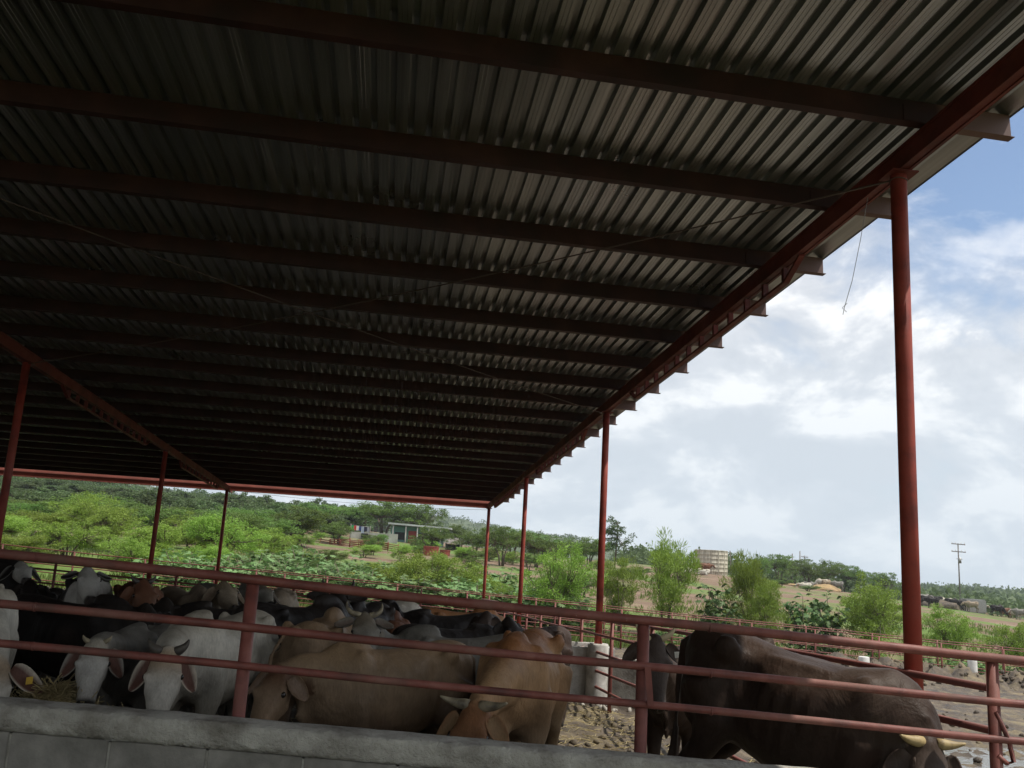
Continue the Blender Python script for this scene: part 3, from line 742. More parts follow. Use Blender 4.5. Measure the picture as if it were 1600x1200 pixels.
    # tail
    if tail == 'hang': tp_ = [(-.72, 0, 1.09), (-.79, 0, 1.05), (-.805, .01, .85), (-.79, .015, .62), (-.78, .01, .48), (-.78, 0, .36), (-.775, 0, .26)]
    elif tail == 'raised': tp_ = [(-.70, 0, 1.10), (-.79, .03, 1.15), (-.86, .10, 1.12), (-.90, .16, .98), (-.90, .19, .78), (-.89, .2, .62), (-.88, .2, .5)]
    else: tp_ = [(-.72, 0, 1.09), (-.79, 0, 1.05), (-.82, .05, .85), (-.82, .14, .65), (-.80, .20, .50), (-.79, .23, .38), (-.79, .24, .30)]
    b.tube(tp_, [.035, .03, .022, .018, .03, .038, .012], 10)
    me = b.mesh('tmp'); ob = bpy.data.objects.new('tmp', me); C.objects.link(ob)
    md = ob.modifiers.new('r', 'REMESH'); md.mode = 'VOXEL'; md.voxel_size = voxel
    sm = ob.modifiers.new('s', 'SMOOTH'); sm.factor = 0.5; sm.iterations = 4 if voxel < .03 else 1
    dg = bpy.context.evaluated_depsgraph_get(); dg.update()
    ev = ob.evaluated_get(dg); m2 = bpy.data.meshes.new_from_object(ev)
    bpy.data.objects.remove(ob); bpy.data.meshes.remove(me)
    nv = len(m2.vertices); co = np.empty(nv * 3); m2.vertices.foreach_get('co', co); co = co.reshape(-1, 3)
    vlist = [tuple(v) for v in co]; flist = [tuple(p.vertices) for p in m2.polygons]
    bpy.data.meshes.remove(m2)
    # ribs, hollows and folds
    if voxel < .03:
        n_ = np.array([noise.noise(Vector(v) * 7.0) for v in vlist]); X, Y_, Z = co.T
        msk = np.exp(-((X + .02) / .26) ** 2) * np.exp(-((Z - .86) / .22) ** 2) * (np.abs(Y_) > .12)
        rib = np.sin((X + .25 * (1.0 - Z)) * 2 * np.pi / .085)
        sgn = np.sign(Y_); dy = sgn * (.0045 * bone * rib * msk + .007 * n_ * (np.abs(Y_) > .04))
        hol = np.exp(-((X + .27) / .09) ** 2 - ((Z - 1.0) / .10) ** 2) * (np.abs(Y_) > .08)       # hollow flank
        co = co.copy(); co[:, 1] += dy - sgn * .042 * hol * bone
        co[:, 2] += .004 * np.array([noise.noise(Vector(v) * 11.0 + Vector((5, 0, 0))) for v in vlist])
        vlist = [tuple(v) for v in co]
    # coat colours
    def lerp(a, bb, f): f = f[:, None]; return a * (1 - f) + bb * f
    def ss(a, bb, x): tt = np.clip((x - a) / (bb - a), 0, 1); return tt * tt * (3 - 2 * tt)
    A = {k: np.array(v, float) for k, v in c.items()}
    x, y, z = co.T
    nz = np.array([noise.noise(Vector(v) * 3.0) for v in vlist]) if nv < 60000 else np.zeros(nv)
    col = np.tile(A['base'], (nv, 1))
    col = lerp(col, A['back'], ss(1.0, 1.16, z + .06 * nz))
    col = lerp(col, A['belly'], 1 - ss(.55, .78, z + .05 * nz))
    col = lerp(col, A['leg'], 1 - ss(.40, .58, z + .04 * nz))
    rel = co - np.array(P); tt = rel @ np.array(T); hv = rel @ np.array(hu_); hsd = rel @ np.array(hs)
    hd_ = (tt > -.06) & (tt < .56) & (np.abs(hsd) < .17) & (hv > -.21) & (hv < .15)
    fm = np.where(hd_, ss(-.06, .04, tt), 0.0)
    fc = lerp(np.tile(A['poll'], (nv, 1)), A['face'], ss(.05, .22, tt + .06 * nz))
    fc = lerp(fc, A['muz'], ss(.40, .45, tt))
    col = col * (1 - fm[:, None]) + fc * fm[:, None]
    for pc, pr, pcol in patches:
        d = np.linalg.norm(co - np.array(pc), axis=1); f = (1 - ss(pr * .8, pr * 1.05, d + .12 * nz)) * (1 - fm)
        col = lerp(col, np.array(pcol), f)
    big = np.array([noise.fractal(Vector(v) * 2.2 + Vector((7, 3, c['base'][0] * 90)), .9, 2.0, 4) for v in vlist]) if voxel < .03 else np.zeros(nv)
    dirt = np.clip(ss(.18, .55, big) * .35 + (1 - ss(.45, .95, z + .15 * big)) * .30, 0, 1) * (1 - fm * .6)
    col = col * (1 + .28 * np.clip(big, -1, 1) * (1 - fm * .6))[:, None]
    col = lerp(col, np.array([.085, .065, .045]), dirt * (.8 if sum(c['base']) > .3 else .45))
    col = lerp(col, np.array([.03, .026, .022]), (1 - ss(.045, .065, z)) if not lying else np.zeros(nv))
    cols = [tuple(v) for v in col]
    # ears: cupped leaves joined on to the body mesh
    eb = MB(); ecol = []
    for sg in (1, -1):
        o = P + T * .045 + hs * sg * .085 - hu_ * .035
        ed = (hs * sg * eardir[1] - T * -eardir[0] * 1.0 + V(0, 0, eardir[2] * .8)).normalized() if True else None
        nrm = (hu_ * .8 + hs * sg * .35 - V(0, 0, .0))
        nrm = (nrm - ed * nrm.dot(ed)).normalized(); wd = ed.cross(nrm)
        rr = []; K = 9
        for i in range(K + 1):
            u = i / K; w = earlen * .27 * (math.sin(math.pi * min(1, (u ** .85) * .90 + .08)) ** .6) + .006
            cc_ = o + ed * earlen * u - nrm * .03 * math.sin(u * 2.5)
            ring = []
            for k in range(12):
                a = 2 * math.pi * k / 12
                ring.append(cc_ + wd * math.cos(a) * w + nrm * (math.sin(a) * .009 + .042 * (1 - .4 * u) * math.cos(a) ** 2 * (w / (earlen * .27))))
            rr.append(ring)
        b0 = len(eb.v); eb.loft(rr)
        for i in range(K + 1):
            for k in range(12):
                ins_ = math.sin(2 * math.pi * k / 12) > -0.1 and abs(math.cos(2 * math.pi * k / 12)) < .8
                ecol.append(tuple(A['ear'] if ins_ else (A['poll'] * .5 + A['base'] * .5)))
    off = len(vlist); vlist += [tuple(v) for v in eb.v]; flist += [tuple(off + i for i in f) for f in eb.f]; cols += ecol
    me = bpy.data.meshes.new(name); me.from_pydata(vlist, [], flist)
    me.polygons.foreach_set('use_smooth', [True] * len(flist))
    ca = me.color_attributes.new('Coat', 'FLOAT_COLOR', 'POINT')
    ca.data.foreach_set('color', np.array([(*q, 1.0) for q in cols], dtype=np.float32).ravel()); me.materials.append(M['hide'])
    parts = [('body', me, None)]
    if voxel < .03:
        for sg in (1, -1):
            e_ = MB(); e_.ell(P + T * .165 + hs * sg * .099 - hu_ * .008, .019, .019, .019, n=12, m=8)
            parts.append(('eye', e_.mesh('eye'), 'eye'))
            e_ = MB(); e_.ell(P + T * .478 + hs * sg * .034 + hu_ * .008, .012, .010, .012, n=8, m=6)
            parts.append(('nostril', e_.mesh('nostril'), 'eye'))
    if eartag:
        e_ = MB(); o = P + T * .045 + hs * .085 - hu_ * .035 + (hs * eardir[1] + T * eardir[0] + V(0, 0, eardir[2] * .8)).normalized() * earlen * .55 + hu_ * .02
        e_.box(o, .042, .034, .006, T, (hs + hu_ * .4).normalized(), (hu_ - hs * .4).normalized()); parts.append(('ear_tag', e_.mesh('ear_tag'), 'tag' if eartag is True else eartag))
    if horns and horns[0] != 'none':
        for sg in (1, -1):
            h_ = MB(); o = P + hs * sg * .062 + T * (-.005) + hu_ * .005; HL = hornlen
            if horns[0] == 'short': d1, d2 = hs * sg * .8 + hu_ * .35 - T * .3, hs * sg * .3 + hu_ * .4 - T * .9
            elif horns[0] == 'lyre': d1, d2 = hs * sg * .9 + hu_ * .1 - T * .2, hs * sg * -.1 + hu_ * .3 - T * 1.1
            elif horns[0] == 'side': d1, d2 = hs * sg * 1.0 + hu_ * .12, hs * sg * .8 + hu_ * .5 - T * .15
            else: d1, d2 = hs * sg * .8 + hu_ * .6, hs * sg * -.2 + hu_ * .7 + T * .6
            pts = [o]; q = o.copy(); K = 7
            for i in range(K): q = q + d1.normalized().lerp(d2.normalized(), i / (K - 1)).normalized() * HL / K; pts.append(q.copy())
            r0 = (.030 if HL < .16 else .036) * (horns[2] if len(horns) > 2 else 1)
            h_.tube([o - d1.normalized() * .03] + pts, [r0] + [r0 * (1 - (i / K) ** 1.3 * .82) for i in range(K + 1)], 12)
            parts.append(('horn', h_.mesh('horn'), horns[1] if len(horns) > 1 else 'horn_dark'))
    return parts
def cow_inst(parts, px, Y, heading, scale, label, group, py=None, xy=None, dz=0.0, gf=g0, nm='cow', small=False, cat='cow'):
    if xy: x, y = xy
    else: p = at(px, 950, Y); x, y = p.x, p.y
    root = empty(nm, (x, y, gf(x, y) + dz), heading); root.scale = (scale,) * 3
    tag(root, label, cat, group)
    for pn, me, mt in parts:
        o = bpy.data.objects.new(pn, me); C.objects.link(o); o.parent = root
        if mt and not me.materials: me.materials.append(M[mt])
    return root
GC = 'zebu cattle crowded in the corral'
# a cow placed from where its hump, rump, poll and muzzle stand
def cow(hump_at, rump_at, s, label, poll=None, muz=None, cat='cow', nm='cow', pitch=0.0, **k):
    h = at(hump_at[0], 950, hump_at[1]); r = at(rump_at[0], 950, rump_at[1])
    d = Vector((h.x - r.x, h.y - r.y, 0)).normalized(); ang = math.atan2(d.y, d.x)
    c = Vector((h.x, h.y, 0)) - d * .35 * s; gz = g0(c.x, c.y)
    inv = (Matrix.Translation((c.x, c.y, gz)) @ Matrix.Rotation(ang, 4, 'Z') @ Matrix.Rotation(R(pitch), 4, 'Y') @ Matrix.Scale(s, 4)).inverted()
    if poll:
        p = inv @ at(*poll); q = inv @ at(*muz); k['head'] = tuple(p); k['hdir'] = tuple((q - p).normalized())
    r = cow_inst(cow_mesh('cow_body', **k), 0, 0, ang, s, label, GC, xy=(c.x, c.y), nm=nm, cat=cat)
    r.rotation_euler = (0, R(pitch), ang); return r

# the front row at the feed wall
cow((-30, 5.7), (-75, 6.8), .98, 'white cow cut off at the left edge, yellow tag in its drooping ear', (-8, 1030, 5.0), (-22, 1120, 4.85), coat='white', eartag=True, hump=.8, horns=('none',), eardir=(.3, .8, -.35), earlen=.22)
cow((212, 6.15), (292, 7.0), .82, 'greyish white heifer with pale face, small horns and black muzzle', (151, 1003, 5.3), (133, 1092, 5.1), coat='pale', horns=('short', 'horn_mid', .6), hornlen=.05, earlen=.21, hump=.5, eardir=(.45, .62, -.75))
cow((306, 5.95), (398, 6.75), .93, 'white bony heifer with short dark horns feeding left of the nearest left fence post', (262, 1018, 5.25), (246, 1106, 5.05), coat='white', horns=('short', 'horn_dark'), hornlen=.09, earlen=.20, hump=.6, eardir=(.55, .6, -.7), bone=1.2, fat=.95)
cow((545, 5.45), (702, 6.0), .90, 'brown zebu cow with dark poll, its head down at the feed wall', (437, 1044, 5.15), (393, 1138, 4.95), coat='brown', horns=('none',), earlen=.17, hump=.55, eardir=(.15, .75, -.6), bone=1.3, patches=(((-.62, .15, .62), .34, (.11, .075, .05)), ((.3, .1, .55), .26, (.13, .085, .055))))
cow((806, 5.7), (846, 6.75), 1.0, 'orange tan cow seen head on with its horned head lowered', (742, 1104, 5.05), (722, 1185, 4.9), coat='tan', horns=('side', 'horn_mid', 1.0), hornlen=.14, earlen=.17, hump=.55, eardir=(.4, .75, -.5), bone=1.3, fat=.9)
cow((1340, 4.98), (1066, 5.75), 1.10, 'big dark brown bull with pale yellow horns lowering its head', (1452, 1163, 4.62), (1470, 1265, 4.5), coat='darkbrown', horns=('side', 'horn_bull', .85), hornlen=.10, earlen=.19, hump=0, pitch=7.5, bone=1.5, nm='bull', cat='bull')
cow((1052, 6.95), (1088, 8.0), .97, 'dark horned cow peeping out from behind the middle fence post', (1023, 998, 6.2), (1032, 1096, 6.05), coat='darkbrown', horns=('short', 'horn', .8), hornlen=.14, earlen=.17, hump=.3, eartag='tagw', eardir=(.35, .8, -.3))
# second row
cow((178, 6.9), (28, 7.15), .90, 'broad black cow standing side on behind the pale faced heifer', (228, 948, 6.9), (252, 1010, 6.7), coat='black', horns=('none',), earlen=.16, hump=.8, patches=(((.86, .1, 1.0), .07, (.4, .38, .34)),))
cow((524, 7.4), (480, 6.45), .94, 'brown cow seen from behind with its tail lifted', coat='brown', head=(.9, 0, 1.1), hdir=(.7, 0, -.6), horns=('none',), tail='raised', bone=1.4)
cow((515, 8.3), (425, 7.7), 1.0, 'black cow seen rump first just right of the left fence post', coat='black', head=(.9, 0, 1.0), hdir=(.7, 0, -.6), horns=('none',), patches=(((-.8, 0, .4), .18, (.38, .36, .32)),))
cow((300, 8.0), (400, 8.4), .92, 'black cow behind the back of the white bony heifer', (258, 938, 7.9), (240, 965, 7.7), coat='black', horns=('none',), hump=.5)
cow((655, 7.0), (800, 7.3), .93, 'large grey humped bull standing side on, horned head turned to the camera', (570, 962, 6.7), (575, 1015, 6.45), coat='grey', horns=('lyre', 'horn_mid', .8), hornlen=.15, earlen=.15, hump=.9, nm='bull', cat='bull', eardir=(.1, 1, 0))
# third row and beyond
cow((556, 9.1), (590, 10.0), 1.0, 'black cow with upright horns facing the camera', (528, 924, 8.6), (529, 968, 8.4), coat='black', horns=('lyre', 'horn_dark', .9), hornlen=.16, eardir=(.0, 1, .1), earlen=.2)
cow((618, 10.2), (616, 9.3), .90, 'small tan and white calf seen from behind amid the herd', coat='redbrown', head=(.9, 0, .95), hdir=(.7, 0, -.6), horns=('none',), patches=(((-.75, .1, .9), .13, (.42, .38, .32)),), nm='calf', cat='calf')
cow((650, 10.6), (745, 10.9), .98, 'black cow behind the grey bull with its head to the left', (605, 935, 10.5), (590, 955, 10.4), coat='black', horns=('none',), hump=.5)
cow((760, 13.6), (690, 13.4), .98, 'orange brown cow farthest back in the middle of the herd', coat='tan', head=(.86, 0, .95), hdir=(.8, 0, -.5), horns=('none',), voxel=.03)
cow((760, 9.0), (690, 8.7), .93, 'black cow with a drooping ear close behind the grey bull', (795, 968, 9), (805, 985, 8.9), coat='black', horns=('none',), hump=.3)
cow((790, 10.2), (850, 10.6), .93, 'dark brown cow half hidden behind the orange tan cow', (760, 958, 10), (752, 975, 9.9), coat='darkbrown', horns=('none',), voxel=.03, hump=.3)
cow((5, 11.9), (-70, 12.1), 1.0, 'black cow with a white face, farthest left by the back fence', (33, 880, 11.6), (42, 902, 11.3), coat='whiteface', horns=('none',), voxel=.026)
cow((62, 10.3), (90, 11.2), .80, 'dark calf below the white faced black cow', (48, 908, 9.8), (44, 930, 9.6), coat='black', horns=('none',), patches=(((.3, 0, .9), .2, (.3, .28, .25)),), voxel=.026, nm='calf', cat='calf')
cow((138, 9.4), (128, 10.4), .98, 'white speckled cow with black ears facing the camera', (137, 890, 8.8), (143, 932, 8.5), coat='whiteface', horns=('none',), eardir=(-.05, 1, -.2), earlen=.15, patches=(((.5, 0, .8), .45, (.4, .38, .34)),))
cow((220, 8.9), (205, 9.9), .98, 'reddish brown cow with small horns looking over the black cow', (224, 910, 8.3), (232, 952, 8.1), coat='redbrown', horns=('short', 'horn_dark', .8), hornlen=.08, earlen=.18)
cow((310, 9.5), (262, 10.2), .96, 'dun cow side on between the reddish brown cow and the fence post', (350, 912, 9.2), (362, 934, 9.0), coat='dun', horns=('none',), voxel=.026)
cow((388, 11.6), (335, 12), 1.0, 'brown grey cow standing behind the head of the dun cow', (408, 915, 11.4), (418, 930, 11.2), coat='grey', horns=('none',), voxel=.026)
cow((440, 13.6), (432, 12.6), 1.0, 'dusty grey brown cow seen from behind near the back fence', coat='dun', head=(.9, 0, 1.0), hdir=(.7, 0, -.6), horns=('none',), voxel=.03)
cow((545, 13.8), (600, 13.9), .98, 'white cow whose back shows just above the black horned cow', coat='white', head=(.86, 0, .95), hdir=(.8, 0, -.5), horns=('none',), voxel=.03)
#@@COWSEND
#@@PLANTS
# ------------------------------------------------------------------ vegetation
def quad_leaf(mb, c, d, n, l, w):
    s_ = d.cross(n)
    if s_.length < 1e-4: return
    s_.normalize(); mb.add([c - s_ * w * .15, c + d * l * .5 - s_ * w * .5, c + d * l, c + d * l * .5 + s_ * w * .5], [(0, 1, 2, 3)])
def rv(rn): 
    v = Vector((rn.gauss(0, 1), rn.gauss(0, 1), rn.gauss(0, 1))); return v.normalized()
def woody(seed, h, w, stems, spread, nclump, leaves, ll, lw, clump, low=0.25, droop=0.0, up=0.3, top_sparse=0.0, trunkh=0.25, tr=0.05, asym=0.25):
    """returns (trunk MB, crown MB): stems fork to clump centres spread unevenly through the crown"""
    rn = random.Random(seed); tk = MB(); cr_ = MB(); cl = []
    lobes = [(Vector((rn.uniform(-.3, .3) * w, rn.uniform(-.3, .3) * w, h * rn.uniform(low + .2, .8))), rn.uniform(.25, .45)) for _ in range(6)]
    while len(cl) < nclump:
        lb, lr = rn.choice(lobes); v = rv(rn) * (rn.random() ** .45)
        p = lb + Vector((v.x * w * lr, v.y * w * lr, v.z * h * lr * .8))
        if p.z < h * low * rn.uniform(.3, 1.0) or p.z > h: continue
        cl.append(p)
    base = []
    for k in range(stems):
        a = 2 * math.pi * k / stems + rn.uniform(-.5, .5); r = spread * rn.uniform(.3, 1.0)
        b0 = Vector((.04 * math.cos(a), .04 * math.sin(a), -.1)); b1 = Vector((r * math.cos(a) * .4, r * math.sin(a) * .4, h * trunkh)); b2 = Vector((r * math.cos(a), r * math.sin(a), h * (trunkh + .28)))
        tk.tube([b0, b1, b2], [tr, tr * .75, tr * .45], 6); base.append(b2); base.append(b1)
    for p in cl:
        q = min(base, key=lambda b_: (b_ - p).length); m_ = q.lerp(p, .5) + Vector((0, 0, -.05 * h))
        tk.tube([q, m_, p], [tr * .35, tr * .2, tr * .08], 4, caps=False)
        sz = clump * rn.uniform(.55, 1.3)
        for _ in range(leaves):
            o = rv(rn) * sz * rn.random() ** .5; o.z *= .65
            d = (o.normalized() * .6 + rv(rn) * .7 + Vector((0, 0, up - droop))).normalized()
            quad_leaf(cr_, p + o, d, rv(rn), ll * rn.uniform(.6, 1.4), lw * rn.uniform(.7, 1.3))
    return tk, cr_
def plant_meshes(name, tk, cr_, leaf, trunk_name='trunk', crown_name='crown'):
    a = tk.mesh(trunk_name); a.materials.append(M['bark']); b_ = cr_.mesh(crown_name); b_.materials.append(M[leaf])
    return (a, b_, trunk_name, crown_name)
def put(meshes, name, x, y, z, sc_, rz, label, cat, group):
    r = empty(name, (x, y, z), rz); r.scale = sc_ if hasattr(sc_, '__len__') else (sc_,) * 3
    tag(r, label, cat, group)
    for me, nm in ((meshes[0], meshes[2]), (meshes[1], meshes[3])):
        o = bpy.data.objects.new(nm, me); C.objects.link(o); o.parent = r
    return r
# unit-height kinds (1 m tall, 1 m wide); scaled where they stand
MESQ = [plant_meshes('mesquite', *woody(s, 1, 1.0, 4, .25, 165, 95, .030, .011, .085, low=.05, up=.15, tr=.018), 'leaf_mesq') for s in (1, 2, 3)]
FEATH = [plant_meshes('feathery', *woody(s, 1, .8, 7, .28, 105, 75, .055, .008, .095, low=.15, up=.75, tr=.009, trunkh=.3), 'leaf_mesq', 'stems', 'foliage') for s in (11, 12, 13)]
TREE = [plant_meshes('tree', *woody(s, 1, 1.0, 3, .22, 110, 80, .034, .016, .095, low=.28, tr=.025, up=.1), 'leaf_tree') for s in (21, 22, 23)]
FARM = [plant_meshes('fartree', *woody(s, 1, 1.15, 2, .2, 75, 58, .055, .034, .10, low=.15, tr=.03), 'leaf_far') for s in (31, 32, 33, 34)]
SLEN = [plant_meshes('slender', *woody(41, 1, .34, 1, .02, 46, 40, .035, .014, .055, low=.28, tr=.012, trunkh=.55), 'leaf_dark')]
def castor(seed, n=66, hue='leaf_broad'):
    rn = random.Random(seed); tk = MB(); cr_ = MB()
    for k in range(9):
        a = rn.uniform(0, 6.28); r = rn.uniform(.1, .45); tp_ = Vector((r * math.cos(a), r * math.sin(a), rn.uniform(.55, 1.0)))
        tk.tube([(0, 0, -.05), tp_ * .5 + Vector((0, 0, .05)), tp_], [.012, .01, .006], 5)
        for j in range(n // 3):
            c_ = tp_ + Vector((rn.gauss(0, .13), rn.gauss(0, .13), rn.uniform(-.6, .05)))
            nn_ = (Vector((0, 0, 1)) + rv(rn) * .55).normalized(); d0 = rv(rn); d0 = (d0 - nn_ * d0.dot(nn_)).normalized()
            for f_ in range(7):                       # palmate lobes
                A = (f_ - 3) * .55; d = d0 * math.cos(A) + nn_.cross(d0) * math.sin(A)
                quad_leaf(cr_, c_, (d - nn_ * .25).normalized(), nn_, .115 * rn.uniform(.8, 1.15) * (1 - abs(f_ - 3) * .1), .04)
    return plant_meshes('castor', tk, cr_, hue, 'stems', 'foliage')
CAST = [castor(s) for s in (51, 52, 53)]
CASTD = [castor(s, 90, 'leaf_dark') for s in (61, 62)]
rg_ = random.Random(99)
def plant(kind, nm, px, Y, h, w, label, cat, group, sink=0.0):
    p = at(px, 900, Y); z = ground(p.x, Y) - sink
    return put(rg_.choice(kind), nm, p.x, Y, z, (w, w, h), rg_.uniform(0, 6.28), label, cat, group)
def hpx(top, px, Y):                                   # height that reaches image row top
    p = at(px, top, Y); return max(.4, p.z - ground(p.x, Y))
# left: bright trees just past the fence
GL = 'bright green mesquite trees beyond the back fence at the left'
for px, Y, top, w in ((-35, 47, 800, 4.6), (35, 50, 792, 4.8), (100, 45, 800, 4.4), (168, 52, 790, 4.8), (232, 46, 806, 4.6), (290, 52, 798, 4.8), (345, 48, 812, 4.4), (398, 54, 826, 4.2), (130, 60, 775, 5.2), (320, 62, 800, 5.0), (8, 41, 830, 3.6), (200, 41, 838, 3.4), (305, 42, 850, 3.2)):
    plant(MESQ, 'mesquite_tree', px, Y, hpx(top, px, Y) * rg_.uniform(.88, 1.12), w * .88, 'bright green feathery mesquite tree close behind the far left fence', 'tree', GL)
# hillside trees behind them
GH_ = 'trees covering the low hillside at the back left'
cnt = 0
for row, (Y, t0, t1) in enumerate(((72, 770, 800), (84, 762, 790), (98, 746, 796), (115, 740, 792), (135, 736, 790), (158, 732, 788), (190, 730, 787), (225, 728, 786), (270, 726, 785), (320, 724, 784))):
    px = -90
    while px < 470 + row * 14:
        f = (px + 90) / 560; top = t0 * (1 - f) + t1 * f + rg_.uniform(-7, 9)
        plant(FARM if row > 1 else TREE, 'hillside_tree', px, Y + rg_.uniform(-4, 4), min(7.0 + Y / 90, hpx(top, px, Y)) * rg_.uniform(.82, 1.06), rg_.uniform(5.0, 7.0) * (.8 + Y / 400), 'greyish green tree on the wooded hillside at the back left', 'tree', GH_)
        px += rg_.uniform(0.62, 0.9) * 6.0 / Y * 1377 * .72; cnt += 1
# house surroundings
G2 = 'round crowned trees around the farmhouse'
for px, Y, top, w in ((478, 128, 784, 9), (520, 138, 790, 9), (560, 140, 786, 8), (592, 131, 783, 9), (640, 134, 787, 9), (436, 120, 800, 7), (455, 100, 812, 6)):
    plant(TREE, 'shade_tree', px, Y, hpx(top, px, Y), w, 'round crowned green tree standing behind the farmhouse and its yard', 'tree', G2)
plant(TREE, 'small_tree', 521, 98, hpx(813, 521, 98), 4.6, 'small dense round tree left of the clothes line', 'tree', None)
plant(TREE, 'small_tree', 667, 104, hpx(824, 667, 104), 4.4, 'small round tree hiding the right end of the turquoise farmhouse', 'tree', None)
G3 = 'small trees scattered on the slope right of the farmhouse'
for px, Y, top, w in ((740, 102, 826, 4.6), (783, 86, 824, 4.4), (716, 125, 820, 4.5), (838, 92, 832, 5.0), (866, 104, 836, 5.5), (895, 100, 838, 5.5), (920, 112, 842, 5.5), (800, 118, 826, 6)):
    plant(TREE, 'small_tree', px, Y, hpx(top, px, Y), w, 'small green tree on the dry slope right of the farmhouse', 'tree', G3)
plant(SLEN, 'slender_tree', 963, 108, hpx(801, 963, 108), 9.0, 'tall slender dark tree rising above the others beside the second roof post', 'tree', None)
G4 = 'loose bushy trees on the skyline right of the concrete tank'
for px, Y, top, w in ((1180, 132, 872, 5), (1216, 140, 868, 6), (1262, 144, 873, 6), (1290, 146, 876, 6), (1318, 150, 884, 5), (1352, 150, 892, 4.5), (1385, 152, 896, 5), (1240, 155, 876, 6)):
    plant(TREE, 'skyline_tree', px, Y, hpx(top, px, Y), w, 'bushy tree on the skyline between the concrete tank and the nearest roof post', 'tree', G4)
# mid shrubs, one by one
def shrub(kind, nm, px, Y, top, w, label): plant(kind, nm, px, Y, hpx(top, px, Y), w, label, 'shrub' if 'tree' not in nm else 'tree', None)
shrub(MESQ, 'feathery_shrub', 655, 40, 862, 3.6, 'wide feathery green shrub below the farmhouse, left part of the big thicket')
shrub(MESQ, 'feathery_shrub', 712, 42, 868, 3.4, 'feathery green shrub forming the right part of the big thicket')
shrub([plant_meshes('y', *woody(71, 1, 1, 5, .3, 80, 45, .05, .02, .11, low=.08, tr=.01), 'leaf_yel')], 'yellow_shrub', 575, 41, 886, 2.4, 'low yellowish green shrub left of the big thicket')
shrub(MESQ, 'feathery_shrub', 870, 37, 852, 3.0, 'dense round feathery shrub between the second and third roof posts')
shrub(FEATH, 'feathery_shrub', 968, 39, 868, 2.5, 'pale feathery shrub just right of the second roof post')
shrub(FEATH, 'feathery_tree', 1040, 40, 832, 3.4, 'tall airy feathery tree with thin upright stems left of the concrete tank')
shrub(CASTD, 'leafy_shrub', 1117, 37, 916, 2.0, 'dark broad leaved shrub in front of the concrete tank')
shrub(FEATH, 'feathery_tree', 1172, 38, 858, 2.6, 'vase shaped airy feathery tree right of the concrete tank')
shrub(FEATH, 'feathery_shrub', 1195, 36.8, 905, 2.0, 'low feathery green shrub at the foot of the vase shaped tree')
shrub(CASTD, 'leafy_shrub', 1255, 37, 930, 1.8, 'broad leaved green shrub left of the mesquite by the nearest roof post')
shrub(CASTD, 'leafy_shrub', 1300, 37.5, 926, 1.7, 'dark upright leafy shrub touching the mesquite by the nearest roof post')
shrub(MESQ, 'feathery_shrub', 1365, 37.5, 892, 3.0, 'large dense mesquite shrub just left of the nearest roof post')
shrub(MESQ, 'feathery_shrub', 1480, 40, 948, 2.2, 'small round shrub on bare soil right of the nearest roof post')
shrub(MESQ, 'feathery_shrub', 1590, 38, 968, 2.6, 'feathery shrub cut by the right edge of the picture')
shrub(MESQ, 'feathery_shrub', 470, 47, 862, 2.4, 'round green shrub at the edge of the pale green weeds')
shrub(MESQ, 'feathery_shrub', 775, 39, 905, 2.2, 'low shrub filling the gap behind the two far roof posts')
# low scrub dotted over the dry slope
for k in range(46):
    px = rg_.uniform(400, 1010) if k < 36 else rg_.uniform(1140, 1420); Y = rg_.uniform(50, 112)
    p = at(px, 900, Y)
    put(rg_.choice(MESQ + TREE), 'scrub_bush', p.x, Y, ground(p.x, Y) - .1, (rg_.uniform(1.6, 3.2),) * 2 + (rg_.uniform(.8, 1.7),), rg_.uniform(0, 6.28), 'low green scrub bush dotted on the open slope behind the weeds', 'shrub', 'low scrub bushes on the open slope')
# broad-leaved weeds along the far fence
GW = 'broad leaved weeds along the outside of the far fence'
xw = -14.0
while xw < 26:
    for Y in (36.5, 38.0, 40.0, 42.5, 45.0):
        if xw > 4 and Y > 37: continue
        if xw < -13 and Y > 37: continue
        if rg_.random() < (.22 if xw < 5 else .35): continue
        x = xw + rg_.uniform(-.5, .5); y = Y + rg_.uniform(-.8, .8); s_ = rg_.uniform(1.3, 2.0) * (1.0 if xw < 5 else .5)
        put(rg_.choice(CAST), 'broadleaf_weed', x, y, ground(x, y), (s_ * 1.25, s_ * 1.25, s_), rg_.uniform(0, 6.28), 'pale broad leaved weed growing just outside the far fence', 'weed', GW)
    xw += 0.95
# grass tufts: one mass
gm = MB(); rn = random.Random(5)
for _ in range(7500):
    y = 32.3 + 34 * rn.random() ** 1.6; x = rn.uniform(-.55, .62) * y
    if noise.noise(Vector((x * .12, y * .12, 8))) < -.12 and y > 35: continue
    z = ground(x, y); h_ = rn.uniform(.15, .45)
    for k in range(5):
        d = Vector((rn.uniform(-.5, .5), rn.uniform(-.5, .5), 1)).normalized()
        quad_leaf(gm, Vector((x + rn.uniform(-.2, .2), y + rn.uniform(-.2, .2), z)), d, rv(rn), h_, .06)
M['grass'] = leaf_mat('grass_blades', (0.06, 0.11, 0.02), (0.20, 0.26, 0.07), .3)
tag(gm.build('grass', M['grass']), kind='stuff')
